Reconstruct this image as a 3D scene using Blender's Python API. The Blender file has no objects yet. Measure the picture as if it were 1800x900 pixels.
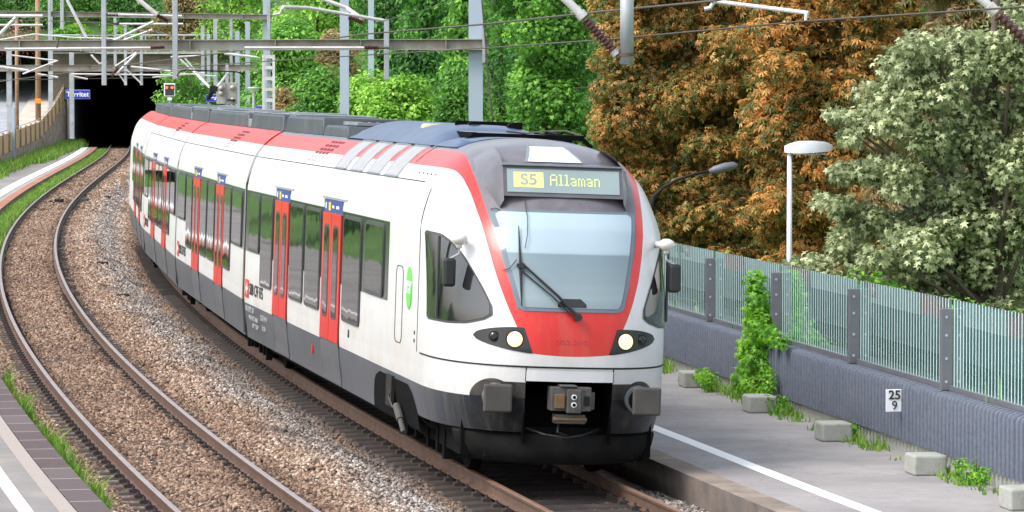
import bpy, bmesh, math, random
import numpy as np
from mathutils import Vector, Matrix

random.seed(7); rng = np.random.default_rng(11)
C = bpy.context.scene
COL = C.collection
R = math.radians

# ------------------------------------------------------------------ camera
FPX, YH = 6800.0, 150.0
CAMZ = 4.715
PITCH = math.atan((450 - YH) / FPX)
cam_d = bpy.data.cameras.new('camera'); cam = bpy.data.objects.new('camera', cam_d); COL.objects.link(cam)
cam_d.sensor_width = 36; cam_d.lens = 36 * FPX / 1800
cam_d.clip_start = 0.5; cam_d.clip_end = 3000
cam.location = (0, 0, CAMZ); cam.rotation_euler = (R(90) - PITCH, 0, 0)
C.camera = cam

# ------------------------------------------------------------------ world, sun, exposure
SUN = Vector((-0.66, -0.36, 0.90)).normalized()
w = bpy.data.worlds.new('World'); C.world = w; w.use_nodes = True
nt = w.node_tree; bg = nt.nodes['Background']
sky = nt.nodes.new('ShaderNodeTexSky'); sky.sky_type = 'NISHITA'; sky.sun_disc = False
sky.sun_elevation = math.asin(SUN.z); sky.sun_rotation = math.atan2(SUN.x, SUN.y)
sky.air_density = 1.0; sky.dust_density = 2.5; sky.ozone_density = 1.0
hs = nt.nodes.new('ShaderNodeHueSaturation'); hs.inputs['Saturation'].default_value = 0.42; hs.inputs['Value'].default_value = 1.15
nt.links.new(sky.outputs[0], hs.inputs['Color']); nt.links.new(hs.outputs[0], bg.inputs['Color'])
bg.inputs['Strength'].default_value = 0.15
sd = bpy.data.lights.new('sun', 'SUN'); so = bpy.data.objects.new('sun', sd); COL.objects.link(so)
sd.energy = 1.2; sd.angle = R(22); sd.color = (1.0, 0.95, 0.88)
so.rotation_euler = SUN.to_track_quat('Z', 'Y').to_euler()
C.view_settings.view_transform = 'Standard'; C.view_settings.look = 'None'
C.view_settings.exposure = 1.05; C.view_settings.gamma = 1.0

# ------------------------------------------------------------------ helpers
def at(x, y, Y):
    """photo pixel (1800 wide) at forward distance Y -> world point"""
    c, s = math.cos(PITCH), math.sin(PITCH)
    dx = (x - 900) / FPX; dy = -(y - 450) / FPX
    r = (dx, c + dy * s, -s + dy * c); t = Y / r[1]
    return Vector((t * r[0], Y, CAMZ + t * r[2]))

def prop(o, label=None, cat=None, group=None, kind=None):
    if label: o['label'] = label
    if cat: o['category'] = cat
    if group: o['group'] = group
    if kind: o['kind'] = kind
    return o

def empty(name, loc=(0, 0, 0), rot=(0, 0, 0), label=None, cat=None, group=None):
    o = bpy.data.objects.new(name, None); COL.objects.link(o)
    o.location = loc; o.rotation_euler = rot; o.empty_display_size = 0.2
    return prop(o, label, cat, group)

class MB:
    def __init__(s): s.v = []; s.f = []; s.m = []; s.uv = []
    def add(s, vs, fs, m=0, uv=None):
        b = len(s.v); s.v += [tuple(v) for v in vs]
        for f in fs: s.f.append([b + i for i in f]); s.m.append(m)
        if uv is not None: s.uv += list(uv)
        return s
    def box(s, x0, x1, y0, y1, z0, z1, m=0, T=None):
        vs = [Vector((x, y, z)) for z in (z0, z1) for y in (y0, y1) for x in (x0, x1)]
        if T is not None: vs = [T @ v for v in vs]
        return s.add(vs, [(0, 2, 3, 1), (4, 5, 7, 6), (0, 1, 5, 4), (2, 6, 7, 3), (0, 4, 6, 2), (1, 3, 7, 5)], m)
    def bar(s, a, b, w, h, m=0, up=(0, 0, 1)):
        a = Vector(a); b = Vector(b); d = b - a; L = d.length; d.normalize(); up = Vector(up)
        if abs(d.dot(up)) > 0.99: up = Vector((0, 1, 0))
        x = d.cross(up).normalized(); z = x.cross(d)
        T = Matrix((x, d, z)).transposed().to_4x4(); T.translation = a
        return s.box(-w / 2, w / 2, 0, L, -h / 2, h / 2, m, T)
    def ibeam(s, a, b, w, h, t=0.02, m=0):
        a = Vector(a); b = Vector(b); u = Vector((0, 0, h / 2 - t / 2))
        s.bar(a + u, b + u, w, t, m); s.bar(a - u, b - u, w, t, m); s.bar(a, b, t, h - 2 * t - 0.002, m)
        return s
    def tube(s, pts, r, n=8, m=0, cap=True):
        pts = [Vector(p) for p in pts]; k = len(pts)
        rs = r if isinstance(r, (list, tuple)) else [r] * k
        vs = []; fs = []
        t0 = (pts[1] - pts[0]).normalized(); up = Vector((0, 0, 1)) if abs(t0.z) < 0.9 else Vector((0, 1, 0))
        x = t0.cross(up).normalized()
        for i, p in enumerate(pts):
            t = (pts[min(i + 1, k - 1)] - pts[max(i - 1, 0)]).normalized()
            x = (x - t * x.dot(t)).normalized(); y = t.cross(x)
            for j in range(n):
                a = 2 * math.pi * j / n; vs.append(p + (x * math.cos(a) + y * math.sin(a)) * rs[i])
        for i in range(k - 1):
            for j in range(n):
                fs.append((i * n + j, i * n + (j + 1) % n, (i + 1) * n + (j + 1) % n, (i + 1) * n + j))
        if cap: fs.append(tuple(range(n))[::-1]); fs.append(tuple((k - 1) * n + j for j in range(n)))
        return s.add(vs, fs, m)
    def disc(s, c, nrm, r, t=0.01, n=24, m=0):
        c = Vector(c); nrm = Vector(nrm).normalized()
        return s.tube([c - nrm * t / 2, c + nrm * t / 2], r, n, m)
    def grid(s, P, m=0, close=False, uv=None):
        """P: rows of points"""
        nr = len(P); nc = len(P[0]); vs = [p for row in P for p in row]; fs = []
        for i in range(nr - 1):
            for j in range(nc - 1 if not close else nc):
                j2 = (j + 1) % nc
                fs.append((i * nc + j, i * nc + j2, (i + 1) * nc + j2, (i + 1) * nc + j))
        return s.add(vs, fs, m, uv)
    def prism(s, poly, y0, y1, m=0, T=None):
        """poly in xz extruded along y"""
        n = len(poly); vs = [Vector((p[0], y0, p[1])) for p in poly] + [Vector((p[0], y1, p[1])) for p in poly]
        if T is not None: vs = [T @ v for v in vs]
        fs = [tuple(range(n)), tuple(range(2 * n - 1, n - 1, -1))] + [(i, i + n, (i + 1) % n + n, (i + 1) % n) for i in range(n)]
        return s.add(vs, fs, m)
    def build(s, name, mats, parent=None, smooth=False, bevel=0, fix=True, auto=None):
        me = bpy.data.meshes.new(name); me.from_pydata([tuple(v) for v in s.v], [], s.f)
        mats = mats if isinstance(mats, (list, tuple)) else [mats]
        for m in mats: me.materials.append(m)
        me.polygons.foreach_set('material_index', s.m)
        if s.uv:
            uvl = me.uv_layers.new(name='UVMap'); idx = np.empty(len(me.loops), int); me.loops.foreach_get('vertex_index', idx)
            uvl.data.foreach_set('uv', np.array(s.uv, float)[idx].ravel())
        if fix:
            bm = bmesh.new(); bm.from_mesh(me); bmesh.ops.recalc_face_normals(bm, faces=bm.faces); bm.to_mesh(me); bm.free()
        if smooth: me.polygons.foreach_set('use_smooth', [True] * len(me.polygons))
        me.update()
        if auto: 
            me.polygons.foreach_set('use_smooth', [True] * len(me.polygons)); me.set_sharp_from_angle(angle=R(auto))
        o = bpy.data.objects.new(name, me); COL.objects.link(o)
        if parent: o.parent = parent
        if bevel:
            b = o.modifiers.new('bevel', 'BEVEL'); b.width = bevel; b.segments = 2; b.limit_method = 'ANGLE'; b.angle_limit = R(40)
        return o

# ------------------------------------------------------------------ materials
def newmat(name):
    m = bpy.data.materials.new(name); m.use_nodes = True
    return m, m.node_tree, m.node_tree.nodes['Principled BSDF']
def nd(nt, t, **k):
    n = nt.nodes.new(t)
    for a, b in k.items(): setattr(n, a, b)
    return n
def ln(nt, a, b): nt.links.new(a, b)
def mth(nt, op, a, b=None, c=None, clamp=False):
    n = nd(nt, 'ShaderNodeMath', operation=op); n.use_clamp = clamp
    for i, q in enumerate((a, b, c)):
        if q is None: continue
        if isinstance(q, (int, float)): n.inputs[i].default_value = q
        else: ln(nt, q, n.inputs[i])
    return n.outputs[0]
def mixc(nt, f, a, b):
    n = nd(nt, 'ShaderNodeMix', data_type='RGBA'); 
    for s, q in ((n.inputs[0], f), (n.inputs[6], a), (n.inputs[7], b)):
        if isinstance(q, (int, float)): s.default_value = q
        elif isinstance(q, tuple): s.default_value = (*q[:3], 1)
        else: ln(nt, q, s)
    return n.outputs[2]
def noise(nt, scale, detail=4, vec=None, rough=0.6, dim='3D'):
    n = nd(nt, 'ShaderNodeTexNoise'); n.inputs['Scale'].default_value = scale; n.inputs['Detail'].default_value = detail; n.inputs['Roughness'].default_value = rough
    if vec is not None: ln(nt, vec, n.inputs['Vector'])
    return n.outputs[0]
def ramp(nt, fac, stops, interp='LINEAR'):
    n = nd(nt, 'ShaderNodeValToRGB'); n.color_ramp.interpolation = interp
    e = n.color_ramp.elements
    while len(e) < len(stops): e.new(0.5)
    for q, (p, c) in zip(e, stops): q.position = p; q.color = (*c[:3], 1) if isinstance(c, tuple) else (c, c, c, 1)
    ln(nt, fac, n.inputs[0]); return n.outputs[0]
def geopos(nt): return nd(nt, 'ShaderNodeNewGeometry').outputs['Position']
def objco(nt): return nd(nt, 'ShaderNodeTexCoord').outputs['Object']

def P(name, col, rough=0.6, metal=0.0, var=0.12, scale=3.0, bump=0.0, coat=0.0, spec=0.5, dirt=None, dscale=1.2, damt=0.5, ior=None):
    m, nt, b = newmat(name)
    b.inputs['Roughness'].default_value = rough; b.inputs['Metallic'].default_value = metal
    b.inputs['Coat Weight'].default_value = coat; b.inputs['Specular IOR Level'].default_value = spec
    if ior: b.inputs['IOR'].default_value = ior
    p = geopos(nt); n = noise(nt, scale, 5, p)
    lo = tuple(c * (1 - var) for c in col); hi = tuple(min(1, c * (1 + var)) for c in col)
    c = ramp(nt, n, [(0.3, lo), (0.7, hi)])
    if dirt:
        d = noise(nt, dscale, 6, p, 0.7); f = mth(nt, 'MULTIPLY', ramp(nt, d, [(0.42, 0.0), (0.68, 1.0)]), damt)
        c = mixc(nt, f, c, dirt)
        ln(nt, mth(nt, 'ADD', mth(nt, 'MULTIPLY', f, 0.3), rough, clamp=True), b.inputs['Roughness'])
    ln(nt, c, b.inputs['Base Color'])
    if bump:
        bp = nd(nt, 'ShaderNodeBump'); bp.inputs['Strength'].default_value = bump; bp.inputs['Distance'].default_value = 0.02
        ln(nt, noise(nt, scale * 8, 4, p), bp.inputs['Height']); ln(nt, bp.outputs[0], b.inputs['Normal'])
    return m

def emis(name, col, st):
    m, nt, b = newmat(name); b.inputs['Base Color'].default_value = (*col, 1)
    b.inputs['Emission Color'].default_value = (*col, 1); b.inputs['Emission Strength'].default_value = st
    n = noise(nt, 60, 1, geopos(nt)); ln(nt, mth(nt, 'MULTIPLY', ramp(nt, n, [(0.35, 0.75), (0.6, 1.0)]), st), b.inputs['Emission Strength'])
    return m

M = {}
M['galv'] = P('galvanised_steel', (0.40, 0.44, 0.47), 0.5, 0.35, 0.15, 2.5, dirt=(0.25, 0.2, 0.16), dscale=1.0, damt=0.35)
M['galv_blue'] = P('painted_mast', (0.36, 0.44, 0.52), 0.5, 0.1, 0.08, 2.0, dirt=(0.3, 0.28, 0.26), dscale=2.0, damt=0.25)
M['beam'] = P('weathered_beam', (0.33, 0.33, 0.30), 0.65, 0.1, 0.15, 2.5, dirt=(0.22, 0.13, 0.07), dscale=0.9, damt=0.7)
M['white_tube'] = P('aluminium_tube', (0.62, 0.63, 0.63), 0.45, 0.2, 0.08, 4, dirt=(0.35, 0.25, 0.17), dscale=1.6, damt=0.5)
M['porcelain'] = P('brown_porcelain', (0.10, 0.035, 0.03), 0.3, 0, 0.1, 6)
M['wire'] = P('wire', (0.09, 0.075, 0.06), 0.6, 0.3)
M['rustpole'] = P('brown_pole', (0.30, 0.17, 0.08), 0.8, 0, 0.2, 2.0, dirt=(0.45, 0.4, 0.33), dscale=1.2, damt=0.4)
M['black'] = P('black_underframe', (0.005, 0.005, 0.0055), 0.9, spec=0.08)
M['dark'] = P('dark_metal', (0.014, 0.014, 0.015), 0.65, 0.0, spec=0.2, dirt=(0.06, 0.045, 0.035), dscale=3, damt=0.4)
M['steel'] = P('buffer_steel', (0.065, 0.061, 0.056), 0.6, 0.1, 0.2, 5, dirt=(0.09, 0.075, 0.06), dscale=6, damt=0.4)
M['lightsteel'] = P('coupler_steel', (0.09, 0.09, 0.088), 0.5, 0.3, 0.2, 8, dirt=(0.08, 0.065, 0.05), dscale=10, damt=0.7)
M['brass'] = P('brass', (0.16, 0.10, 0.055), 0.5, 0.4, 0.3, 8)
M['plough'] = P('plough_black', (0.008, 0.008, 0.008), 0.8, 0, 0.3, 3, dirt=(0.022, 0.020, 0.018), dscale=5, damt=0.5, spec=0.12)
M['rubber'] = P('rubber', (0.015, 0.015, 0.017), 0.5)
M['frame'] = P('window_frame', (0.045, 0.045, 0.05), 0.35)
M['white'] = P('white_paint', (0.66, 0.67, 0.68), 0.3, 0, 0.03, 1.5, dirt=(0.62, 0.58, 0.52), dscale=0.8, damt=0.25)
M['offwhite'] = P('mirror_cap', (0.62, 0.61, 0.57), 0.4)
M['red'] = P('red_door_paint', (0.62, 0.010, 0.010), 0.3, 0, 0.1, 2.0, coat=0.1)
M['redd'] = P('shut_line_red', (0.12, 0.01, 0.01), 0.5)
M['skirt'] = P('grey_skirt_paint', (0.085, 0.10, 0.12), 0.32, 0, 0.12, 1.2, dirt=(0.16, 0.13, 0.11), dscale=1.5, damt=0.45)
M['roofgrey'] = P('roof_cover_grey', (0.035, 0.047, 0.058), 0.5, 0, 0.15, 1.5, dirt=(0.12, 0.12, 0.12), dscale=1.5, damt=0.4)
M['rooflight'] = P('roof_plate_grey', (0.22, 0.25, 0.28), 0.5, 0.1, 0.15, 2.0, dirt=(0.1, 0.1, 0.1), dscale=2.5, damt=0.4)
M['roofblue'] = P('roof_hood_blue', (0.030, 0.065, 0.14), 0.3, 0, 0.2, 1.2, dirt=(0.10, 0.10, 0.11), dscale=0.9, damt=0.35, spec=0.5)
M['grille'] = P('grille', (0.34, 0.34, 0.35), 0.5, 0.2, 0.1, 6)
M['tank'] = P('tank', (0.40, 0.39, 0.26), 0.4)
M['blue'] = P('station_blue', (0.015, 0.03, 0.42), 0.4)
M['doorblue'] = P('door_header_blue', (0.035, 0.05, 0.26), 0.3)
M['yellow'] = P('yellow', (0.75, 0.55, 0.05), 0.4)
M['signwhite'] = P('sign_white', (0.78, 0.80, 0.82), 0.4, 0, 0.03)
M['ink'] = P('ink', (0.03, 0.03, 0.035), 0.5)
M['inkgrey'] = P('stencil_grey', (0.35, 0.36, 0.37), 0.5)
M['inkred'] = P('faint_number', (0.62, 0.05, 0.06), 0.3)
M['green'] = P('green_badge', (0.12, 0.55, 0.08), 0.35)
M['bellows'] = P('bellows', (0.02, 0.02, 0.022), 0.8)
M['orange'] = P('orange_box', (0.75, 0.25, 0.02), 0.5)
M['concrete'] = P('concrete', (0.42, 0.42, 0.38), 0.85, 0, 0.15, 4, 0.3, dirt=(0.25, 0.24, 0.18), dscale=2.5, damt=0.6)
M['plinth'] = P('plinth_concrete', (0.36, 0.37, 0.345), 0.9, 0, 0.15, 4, 0.35, dirt=(0.17, 0.17, 0.13), dscale=4, damt=0.7)
M['postgrey'] = P('post_grey', (0.13, 0.13, 0.15), 0.5, 0.1)
M['bolt'] = P('bolt', (0.45, 0.45, 0.47), 0.4, 0.5)
M['rib'] = P('ribbed_acoustic_concrete', (0.10, 0.116, 0.155), 0.95, 0, 0.2, 20, 0.15, dirt=(0.15, 0.155, 0.17), dscale=1.0, damt=0.25)
M['lampwhite'] = P('lamp_housing', (0.66, 0.70, 0.76), 0.4, 0, 0.05)
M['bark'] = P('bark', (0.09, 0.07, 0.05), 0.9, 0, 0.3, 5, 0.6)
M['tan'] = P('tan_fence', (0.50, 0.36, 0.20), 0.8, 0, 0.1, 2.0, dirt=(0.3, 0.22, 0.14), dscale=0.7, damt=0.35)
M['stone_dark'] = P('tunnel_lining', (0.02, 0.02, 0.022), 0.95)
M['portal'] = P('portal_concrete', (0.11, 0.09, 0.065), 0.9, 0, 0.3, 0.8, 0.3, dirt=(0.05, 0.055, 0.03), dscale=0.6, damt=0.7)
M['flower'] = P('pink_flower', (0.7, 0.12, 0.2), 0.7)

# station wall, plaster building
def stone_mat():
    m, nt, b = newmat('rubble_stone'); p = geopos(nt)
    v = nd(nt, 'ShaderNodeTexVoronoi'); v.inputs['Scale'].default_value = 2.4; ln(nt, p, v.inputs['Vector'])
    c = ramp(nt, v.outputs['Color'], [(0.2, (0.16, 0.12, 0.09)), (0.5, (0.30, 0.22, 0.17)), (0.8, (0.38, 0.33, 0.27))])
    v2 = nd(nt, 'ShaderNodeTexVoronoi', feature='DISTANCE_TO_EDGE'); v2.inputs['Scale'].default_value = 2.4; ln(nt, p, v2.inputs['Vector'])
    c = mixc(nt, ramp(nt, v2.outputs['Distance'], [(0.0, 1.0), (0.08, 0.0)]), c, (0.14, 0.12, 0.09)); ln(nt, c, b.inputs['Base Color'])
    b.inputs['Roughness'].default_value = 0.95
    bp = nd(nt, 'ShaderNodeBump'); bp.inputs['Strength'].default_value = 0.6; ln(nt, v2.outputs['Distance'], bp.inputs['Height']); ln(nt, bp.outputs[0], b.inputs['Normal'])
    return m
M['stone'] = stone_mat()

def asphalt(name, col, warm):
    m, nt, b = newmat(name); p = geopos(nt)
    fine = noise(nt, 55, 3, p, 0.8); big = noise(nt, 0.45, 6, p, 0.65)
    c = ramp(nt, big, [(0.3, tuple(q * 0.68 for q in col)), (0.5, col), (0.72, warm)])
    lane = noise(nt, 2.2, 5, p, 0.7); c = mixc(nt, mth(nt, 'MULTIPLY', ramp(nt, lane, [(0.5, 0.0), (0.7, 1.0)]), 0.4), c, tuple(q * 0.72 for q in col))
    c = mixc(nt, mth(nt, 'MULTIPLY', ramp(nt, fine, [(0.35, 1.0), (0.6, 0.0)]), 0.32), c, tuple(q * 0.45 for q in col))
    mp = nd(nt, 'ShaderNodeMapping'); ln(nt, p, mp.inputs['Vector']); mp.inputs['Scale'].default_value = (0.5, 0.5, 1)
    v = nd(nt, 'ShaderNodeTexVoronoi', feature='DISTANCE_TO_EDGE'); v.inputs['Scale'].default_value = 0.5
    wv = nd(nt, 'ShaderNodeVectorMath', operation='ADD'); nn = nd(nt, 'ShaderNodeTexNoise'); nn.inputs['Scale'].default_value = 1.5; nn.inputs['Detail'].default_value = 5; ln(nt, p, nn.inputs['Vector'])
    ln(nt, p, wv.inputs[0]); ln(nt, nn.outputs['Color'], wv.inputs[1]); ln(nt, wv.outputs[0], v.inputs['Vector'])
    c = mixc(nt, mth(nt, 'MULTIPLY', ramp(nt, v.outputs['Distance'], [(0.0, 1.0), (0.006, 0.0)]), 0.45), c, tuple(q * 0.4 for q in col))
    spots = noise(nt, 3.5, 3, p, 0.7)
    c = mixc(nt, mth(nt, 'MULTIPLY', ramp(nt, spots, [(0.60, 0.0), (0.68, 1.0)]), 0.35), c, tuple(q * 0.6 for q in col))
    ln(nt, c, b.inputs['Base Color']); b.inputs['Roughness'].default_value = 0.9
    bp = nd(nt, 'ShaderNodeBump'); bp.inputs['Strength'].default_value = 0.4; bp.inputs['Distance'].default_value = 0.01
    ln(nt, fine, bp.inputs['Height']); ln(nt, bp.outputs[0], b.inputs['Normal'])
    return m
M['asph'] = asphalt('platform_asphalt', (0.30, 0.28, 0.28), (0.38, 0.355, 0.35))
M['asphL'] = asphalt('platform_asphalt_grey', (0.255, 0.235, 0.225), (0.36, 0.32, 0.28))
M['road'] = asphalt('road_asphalt', (0.36, 0.37, 0.41), (0.44, 0.44, 0.47))
M['pave'] = asphalt('pale_pavement', (0.52, 0.47, 0.38), (0.62, 0.56, 0.47))

def paint_mat(name, col, base, th):
    m, nt, b = newmat(name); p = geopos(nt)
    c = mixc(nt, ramp(nt, noise(nt, 9, 7, p, 0.8), [(th, 0.0), (th + 0.08, 1.0)]), base, col)
    ln(nt, c, b.inputs['Base Color']); b.inputs['Roughness'].default_value = 0.8
    return m
M['line'] = paint_mat('white_line_paint', (0.82, 0.82, 0.82), (0.45, 0.42, 0.42), 0.27)
M['lineworn'] = paint_mat('worn_line_paint', (0.82, 0.80, 0.78), (0.36, 0.31, 0.29), 0.36)
M['pinkband'] = paint_mat('worn_pink_band', (0.34, 0.295, 0.265), (0.22, 0.19, 0.175), 0.36)

def block_mat(name, c1, c2, c3, joint):
    m, nt, b = newmat(name); uv = nd(nt, 'ShaderNodeTexCoord').outputs['UV']
    sx = nd(nt, 'ShaderNodeSeparateXYZ'); ln(nt, uv, sx.inputs[0])
    u = mth(nt, 'DIVIDE', sx.outputs[0], 1.25); fr = mth(nt, 'FRACT', u); cell = mth(nt, 'FLOOR', u)
    wn = nd(nt, 'ShaderNodeTexWhiteNoise', noise_dimensions='1D'); ln(nt, cell, wn.inputs['W'])
    c = ramp(nt, wn.outputs['Value'], [(0.0, c1), (0.5, c2), (1.0, c3)])
    c = mixc(nt, mth(nt, 'MULTIPLY', ramp(nt, noise(nt, 12, 5, geopos(nt), 0.7), [(0.4, 0.0), (0.7, 1.0)]), 0.4), c, tuple(q * 1.7 for q in c2))
    j = mth(nt, 'LESS_THAN', mth(nt, 'ABSOLUTE', mth(nt, 'SUBTRACT', fr, 0.5)), 0.48)
    c = mixc(nt, j, joint, c)
    ln(nt, c, b.inputs['Base Color']); b.inputs['Roughness'].default_value = 0.85
    return m
M['edgeblock'] = block_mat('edge_blocks', (0.065, 0.042, 0.042), (0.085, 0.062, 0.062), (0.11, 0.085, 0.083), (0.30, 0.27, 0.26))
M['edgelit'] = block_mat('edge_blocks_lit', (0.27, 0.105, 0.06), (0.33, 0.14, 0.085), (0.30, 0.17, 0.13), (0.2, 0.12, 0.1))  # far kerb, its lit look painted in as brick-orange
M['edgeslab'] = P('edge_slab', (0.17, 0.135, 0.115), 0.85, 0, 0.25, 4, 0.3, dirt=(0.34, 0.28, 0.22), dscale=1.1, damt=0.9)
M['edgeface'] = P('edge_face', (0.12, 0.10, 0.09), 0.9, 0, 0.2, 4, 0.3, dirt=(0.22, 0.17, 0.14), dscale=3, damt=0.6)

def ballast_mat():
    m, nt, b = newmat('ballast_bed'); p = geopos(nt)
    v = nd(nt, 'ShaderNodeTexVoronoi'); v.inputs['Scale'].default_value = 17; ln(nt, p, v.inputs['Vector'])
    c = ramp(nt, v.outputs['Color'], [(0.0, (0.07, 0.048, 0.037)), (0.3, (0.15, 0.105, 0.08)), (0.6, (0.23, 0.17, 0.13)), (0.85, (0.31, 0.26, 0.21)), (1.0, (0.42, 0.38, 0.33))])
    v2 = nd(nt, 'ShaderNodeTexVoronoi', feature='DISTANCE_TO_EDGE'); v2.inputs['Scale'].default_value = 17; ln(nt, p, v2.inputs['Vector'])
    c = mixc(nt, ramp(nt, v2.outputs['Distance'], [(0.0, 1.0), (0.12, 0.0)]), c, (0.06, 0.045, 0.035))
    c = mixc(nt, mth(nt, 'MULTIPLY', noise(nt, 0.8, 4, p), 0.3), c, (0.24, 0.15, 0.105))
    ln(nt, c, b.inputs['Base Color']); b.inputs['Roughness'].default_value = 0.95
    bp = nd(nt, 'ShaderNodeBump'); bp.inputs['Strength'].default_value = 1.0; bp.inputs['Distance'].default_value = 0.04
    ln(nt, v2.outputs['Distance'], bp.inputs['Height']); ln(nt, bp.outputs[0], b.inputs['Normal'])
    return m
M['ballast'] = ballast_mat()
def stones_mat():
    m, nt, b = newmat('stones')
    a = nd(nt, 'ShaderNodeAttribute', attribute_type='INSTANCER', attribute_name='tint').outputs['Fac']
    g = nd(nt, 'ShaderNodeAttribute', attribute_type='INSTANCER', attribute_name='grey').outputs['Fac']
    warm = ramp(nt, a, [(0.0, (0.035, 0.024, 0.019)), (0.3, (0.17, 0.105, 0.07)), (0.6, (0.32, 0.215, 0.15)), (0.82, (0.46, 0.36, 0.27)), (1.0, (0.62, 0.56, 0.50))])
    cool = ramp(nt, a, [(0.0, (0.04, 0.036, 0.035)), (0.35, (0.15, 0.135, 0.125)), (0.7, (0.31, 0.285, 0.27)), (1.0, (0.58, 0.56, 0.54))])
    c = mixc(nt, g, warm, cool)
    ln(nt, c, b.inputs['Base Color']); b.inputs['Roughness'].default_value = 0.9
    return m
M['stones'] = stones_mat()
def rail_mats():
    side = P('rail_rust', (0.125, 0.072, 0.05), 0.7, 0.2, 0.2, 6, dirt=(0.08, 0.045, 0.035), dscale=4, damt=0.6)
    top = P('rail_head_steel', (0.31, 0.26, 0.25), 0.4, 0.25, 0.1, 3, dirt=(0.24, 0.16, 0.14), dscale=2, damt=0.4)
    top2 = P('rail_head_brown', (0.26, 0.15, 0.10), 0.5, 0.4, 0.15, 3)
    return side, top, top2
M['rail'], M['railtop'], M['railtop2'] = rail_mats()
M['sleeper'] = P('steel_sleeper', (0.03, 0.024, 0.022), 0.7, 0.1, 0.3, 5, 0.3, dirt=(0.075, 0.05, 0.036), dscale=4, damt=0.5)
M['ground'] = P('earth_and_grass', (0.10, 0.19, 0.045), 0.95, 0, 0.4, 0.8, 0.4)
M['lawn'] = P('lawn', (0.10, 0.21, 0.035), 0.95, 0, 0.4, 0.8, 0.4)
M['hill'] = P('wooded_hill', (0.05, 0.10, 0.025), 0.95, 0, 0.5, 0.5, 0.5)

def leafmat(name, stops, trans=0.45, rough=0.5):
    m, nt, b = newmat(name)
    a = nd(nt, 'ShaderNodeAttribute', attribute_name='tint').outputs['Fac']
    n = noise(nt, 1.1, 3, geopos(nt))
    f = mth(nt, 'ADD', mth(nt, 'MULTIPLY', a, 0.72), mth(nt, 'MULTIPLY', mth(nt, 'SUBTRACT', n, 0.22), 0.5), clamp=True)
    c = ramp(nt, f, stops); ln(nt, c, b.inputs['Base Color']); b.inputs['Roughness'].default_value = rough
    t = nd(nt, 'ShaderNodeBsdfTranslucent'); ln(nt, c, t.inputs[0])
    mx = nd(nt, 'ShaderNodeMixShader'); mx.inputs[0].default_value = trans
    ln(nt, b.outputs[0], mx.inputs[1]); ln(nt, t.outputs[0], mx.inputs[2]); ln(nt, mx.outputs[0], nt.nodes['Material Output'].inputs[0])
    return m
M['lf_brown'] = leafmat('autumn_chestnut_leaves', [(0.0, (0.091, 0.126, 0.033)), (0.26, (0.195, 0.227, 0.058)), (0.46, (0.325, 0.303, 0.078)), (0.60, (0.468, 0.277, 0.072)), (0.76, (0.624, 0.290, 0.072)), (0.88, (0.754, 0.454, 0.143)), (1.0, (0.850, 0.681, 0.312))])
M['lf_orange'] = leafmat('orange_chestnut_leaves', [(0.0, (0.073, 0.095, 0.024)), (0.22, (0.171, 0.189, 0.049)), (0.42, (0.329, 0.260, 0.067)), (0.56, (0.512, 0.260, 0.061)), (0.74, (0.683, 0.308, 0.067)), (0.88, (0.781, 0.450, 0.134)), (1.0, (0.850, 0.639, 0.268))])
M['lf_pale'] = leafmat('pale_maple_leaves', [(0.0, (0.081, 0.115, 0.040)), (0.3, (0.184, 0.230, 0.098)), (0.55, (0.345, 0.402, 0.196)), (0.75, (0.517, 0.575, 0.310)), (0.88, (0.667, 0.713, 0.414)), (1.0, (0.850, 0.850, 0.644))], 0.25, 0.4)
M['lf_ivy'] = leafmat('ivy_green_leaves', [(0.0, (0.020, 0.068, 0.014)), (0.35, (0.068, 0.203, 0.027)), (0.6, (0.149, 0.378, 0.047)), (0.85, (0.311, 0.621, 0.081)), (1.0, (0.675, 0.850, 0.135))])
M['lf_bright'] = leafmat('bright_green_leaves', [(0.0, (0.056, 0.140, 0.014)), (0.35, (0.168, 0.378, 0.042)), (0.65, (0.336, 0.644, 0.084)), (1.0, (0.644, 0.850, 0.182))])
M['lf_mid'] = leafmat('mid_green_leaves', [(0.0, (0.043, 0.119, 0.025)), (0.4, (0.119, 0.306, 0.051)), (0.7, (0.255, 0.561, 0.085)), (1.0, (0.510, 0.850, 0.170))])
M['lf_dark'] = leafmat('dark_green_leaves', [(0.0, (0.026, 0.065, 0.022)), (0.4, (0.065, 0.194, 0.043)), (0.7, (0.151, 0.410, 0.065)), (1.0, (0.302, 0.691, 0.130))])
M['lf_rusty'] = leafmat('rusty_green_leaves', [(0.0, (0.070, 0.084, 0.028)), (0.4, (0.252, 0.238, 0.084)), (0.7, (0.504, 0.336, 0.168)), (1.0, (0.700, 0.588, 0.336))])
M['lf_vine'] = leafmat('vine_leaves', [(0.0, (0.03, 0.12, 0.01)), (0.35, (0.10, 0.30, 0.02)), (0.7, (0.24, 0.55, 0.03)), (1.0, (0.55, 0.75, 0.08))])
M['grass'] = leafmat('grass_blades', [(0.0, (0.06, 0.16, 0.02)), (0.5, (0.17, 0.38, 0.04)), (1.0, (0.45, 0.55, 0.12))])

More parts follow.
